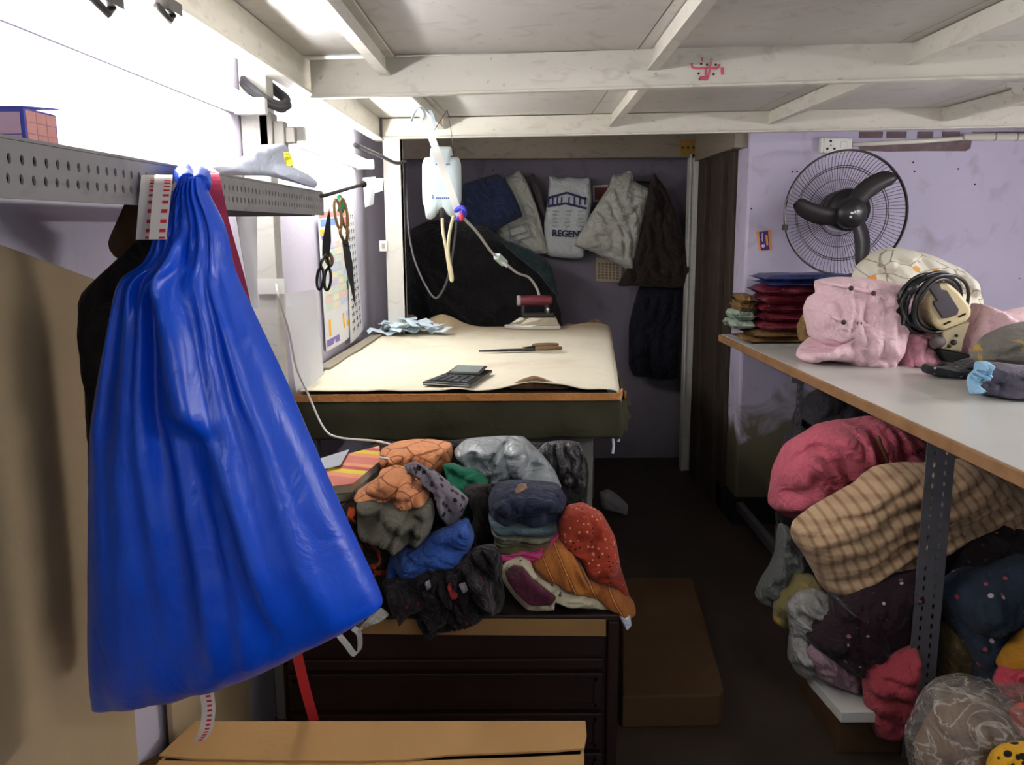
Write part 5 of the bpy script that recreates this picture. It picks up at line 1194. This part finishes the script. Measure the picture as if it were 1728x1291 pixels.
pil('checked_fabric', '8', [(268, 500), (275, 470), (340, 418), (420, 375), (485, 335), (520, 300), (560, 275), (640, 265), (720, 265), (800, 255), (870, 250), (950, 280), (1010, 310), (1090, 360), (1090, 470), (1000, 462), (930, 452), (850, 490), (815, 530), (700, 570), (640, 622), (560, 665), (500, 700), (440, 748), (385, 690), (330, 610), (285, 540)], 2.33, .13, m_chk, 'brown checked fabric folded in many layers under the counter', 'fabric', folds=((124, .045, .008, .7), (118, .10, .006, 1.0)), wr=.06, p=5, back=.5)
pil('plastic_bag', '8', [(258, 745), (300, 700), (350, 690), (405, 715), (402, 775), (345, 840), (350, 900), (375, 985), (320, 998), (285, 970), (262, 930), (268, 840)], 2.27, .06, film('clear_film', lin(168, 166, 164), .72, .2, .6, 1, 18), 'clear plastic bag bulging at the left end of the low shelf', 'bag', wr=.5, wf=11)
pil('mauve_cloth', '8', [(325, 905), (350, 880), (420, 920), (500, 965), (525, 1000), (480, 1028), (400, 1008), (350, 975)], 2.20, .06, fabric('mauve', 138, 110, 120), 'mauve cloth lying on the low white shelf board', 'cloth')
pil('maroon_floral', '8', [(322, 855), (360, 810), (405, 765), (410, 715), (450, 740), (520, 690), (600, 650), (700, 625), (700, 760), (690, 890), (600, 935), (540, 965), (460, 962), (390, 925)], 2.20, .10, fabric('black_maroon_floral', 38, 22, 30, pat=flowers(lin(190, 170, 160), lin(130, 90, 100), 40, .2, .3)), 'black maroon floral garment left of the near counter leg', 'garment', wr=.35)
pil('red_cloth', '8', [(515, 1000), (530, 960), (590, 930), (690, 885), (690, 1000), (680, 1110), (640, 1200), (560, 1192), (520, 1080)], 2.11, .05, fabric('faded_red', 164, 66, 76, wr=.6), 'faded red cloth hanging over the shelf board beside the near counter leg', 'cloth', folds=((80, .06, .007, 1.3),))
pil('dark_floral_garment', '8', [(800, 570), (840, 505), (900, 470), (960, 452), (1063, 478), (1150, 500), (1150, 640), (980, 620), (850, 650), (800, 640)], 2.24, .08, fabric('brown_black_floral', 34, 26, 28, pat=flowers(lin(90, 80, 80), lin(70, 50, 50), 30, .14, .3)), 'dark floral garment just below the checked fabric right of the leg', 'garment')
pil('blue_floral_garment', '8', [(770, 700), (830, 640), (920, 600), (1063, 565), (1160, 560), (1160, 850), (1063, 850), (1010, 925), (965, 985), (890, 1022), (850, 930), (800, 800)], 2.16, .11, fabric('slate_blue_floral', 46, 56, 72, pat=flowers(lin(206, 190, 190), lin(170, 80, 90), 36, .22, .35)), 'slate blue floral garment right of the near counter leg', 'garment', wr=.3, folds=((50, .10, .010, 1.2),))
pil('olive_brown_cloth', '8', [(765, 850), (790, 805), (830, 800), (862, 890), (872, 1012), (820, 1030), (770, 1000)], 2.18, .06, fabric('olive_brown', 92, 76, 44), 'olive brown cloth tucked behind the near counter leg', 'cloth')
pil('yellow_cloth', '8', [(972, 952), (1010, 888), (1070, 832), (1150, 800), (1150, 930), (1060, 942)], 2.03, .05, fabric('mustard_yellow', 186, 130, 40), 'mustard yellow cloth at the right edge under the counter', 'cloth')
pil('coral_cloth', '8', [(962, 1010), (985, 965), (1063, 945), (1150, 940), (1150, 1080), (1050, 1070), (1000, 1062)], 2.0, .06, fabric('coral_pink', 200, 74, 92, wr=1), 'coral pink crumpled cloth at the right edge below the yellow one', 'cloth', wr=.7, wf=16)
pil('brown_garment', '8', [(700, 1240), (760, 1120), (830, 1060), (950, 1070), (1100, 1110), (1150, 1350), (720, 1400)], 1.78, .10, fabric('brown_taupe', 124, 98, 76), 'taupe garment inside the glossy plastic bag at the bottom right', 'garment', zmin=.065)
pil('red_cloth', '8', [(1015, 1110), (1050, 1085), (1150, 1080), (1150, 1200), (1050, 1190)], 1.69, .03, fabric('coral_red', 200, 84, 80), 'coral red cloth inside the glossy plastic bag at the right edge', 'cloth')
pil('plastic_bag', '8', [(688, 1215), (720, 1150), (760, 1070), (810, 1030), (900, 1018), (1000, 1040), (1063, 1055), (1170, 1060), (1170, 1420), (900, 1450), (720, 1420), (690, 1270)], 1.74, .16, film('glossy_clear_film', lin(200, 190, 180), .26, .12, .9, 1.0, 14, 7), 'glossy transparent plastic bag with brown cloth at the bottom right', 'bag', wr=.35, wf=9, zmin=.065, p=6)
pil('yellow_print_cloth', '8', [(945, 1300), (965, 1260), (1000, 1235), (1063, 1222), (1150, 1220), (1150, 1420), (960, 1420)], 1.55, .06, fabric('yellow_black_print', 214, 160, 40, pat=flowers(lin(30, 26, 22), None, 40, .3, .6)), 'yellow black printed cloth at the bottom right corner', 'cloth', zmin=.065)
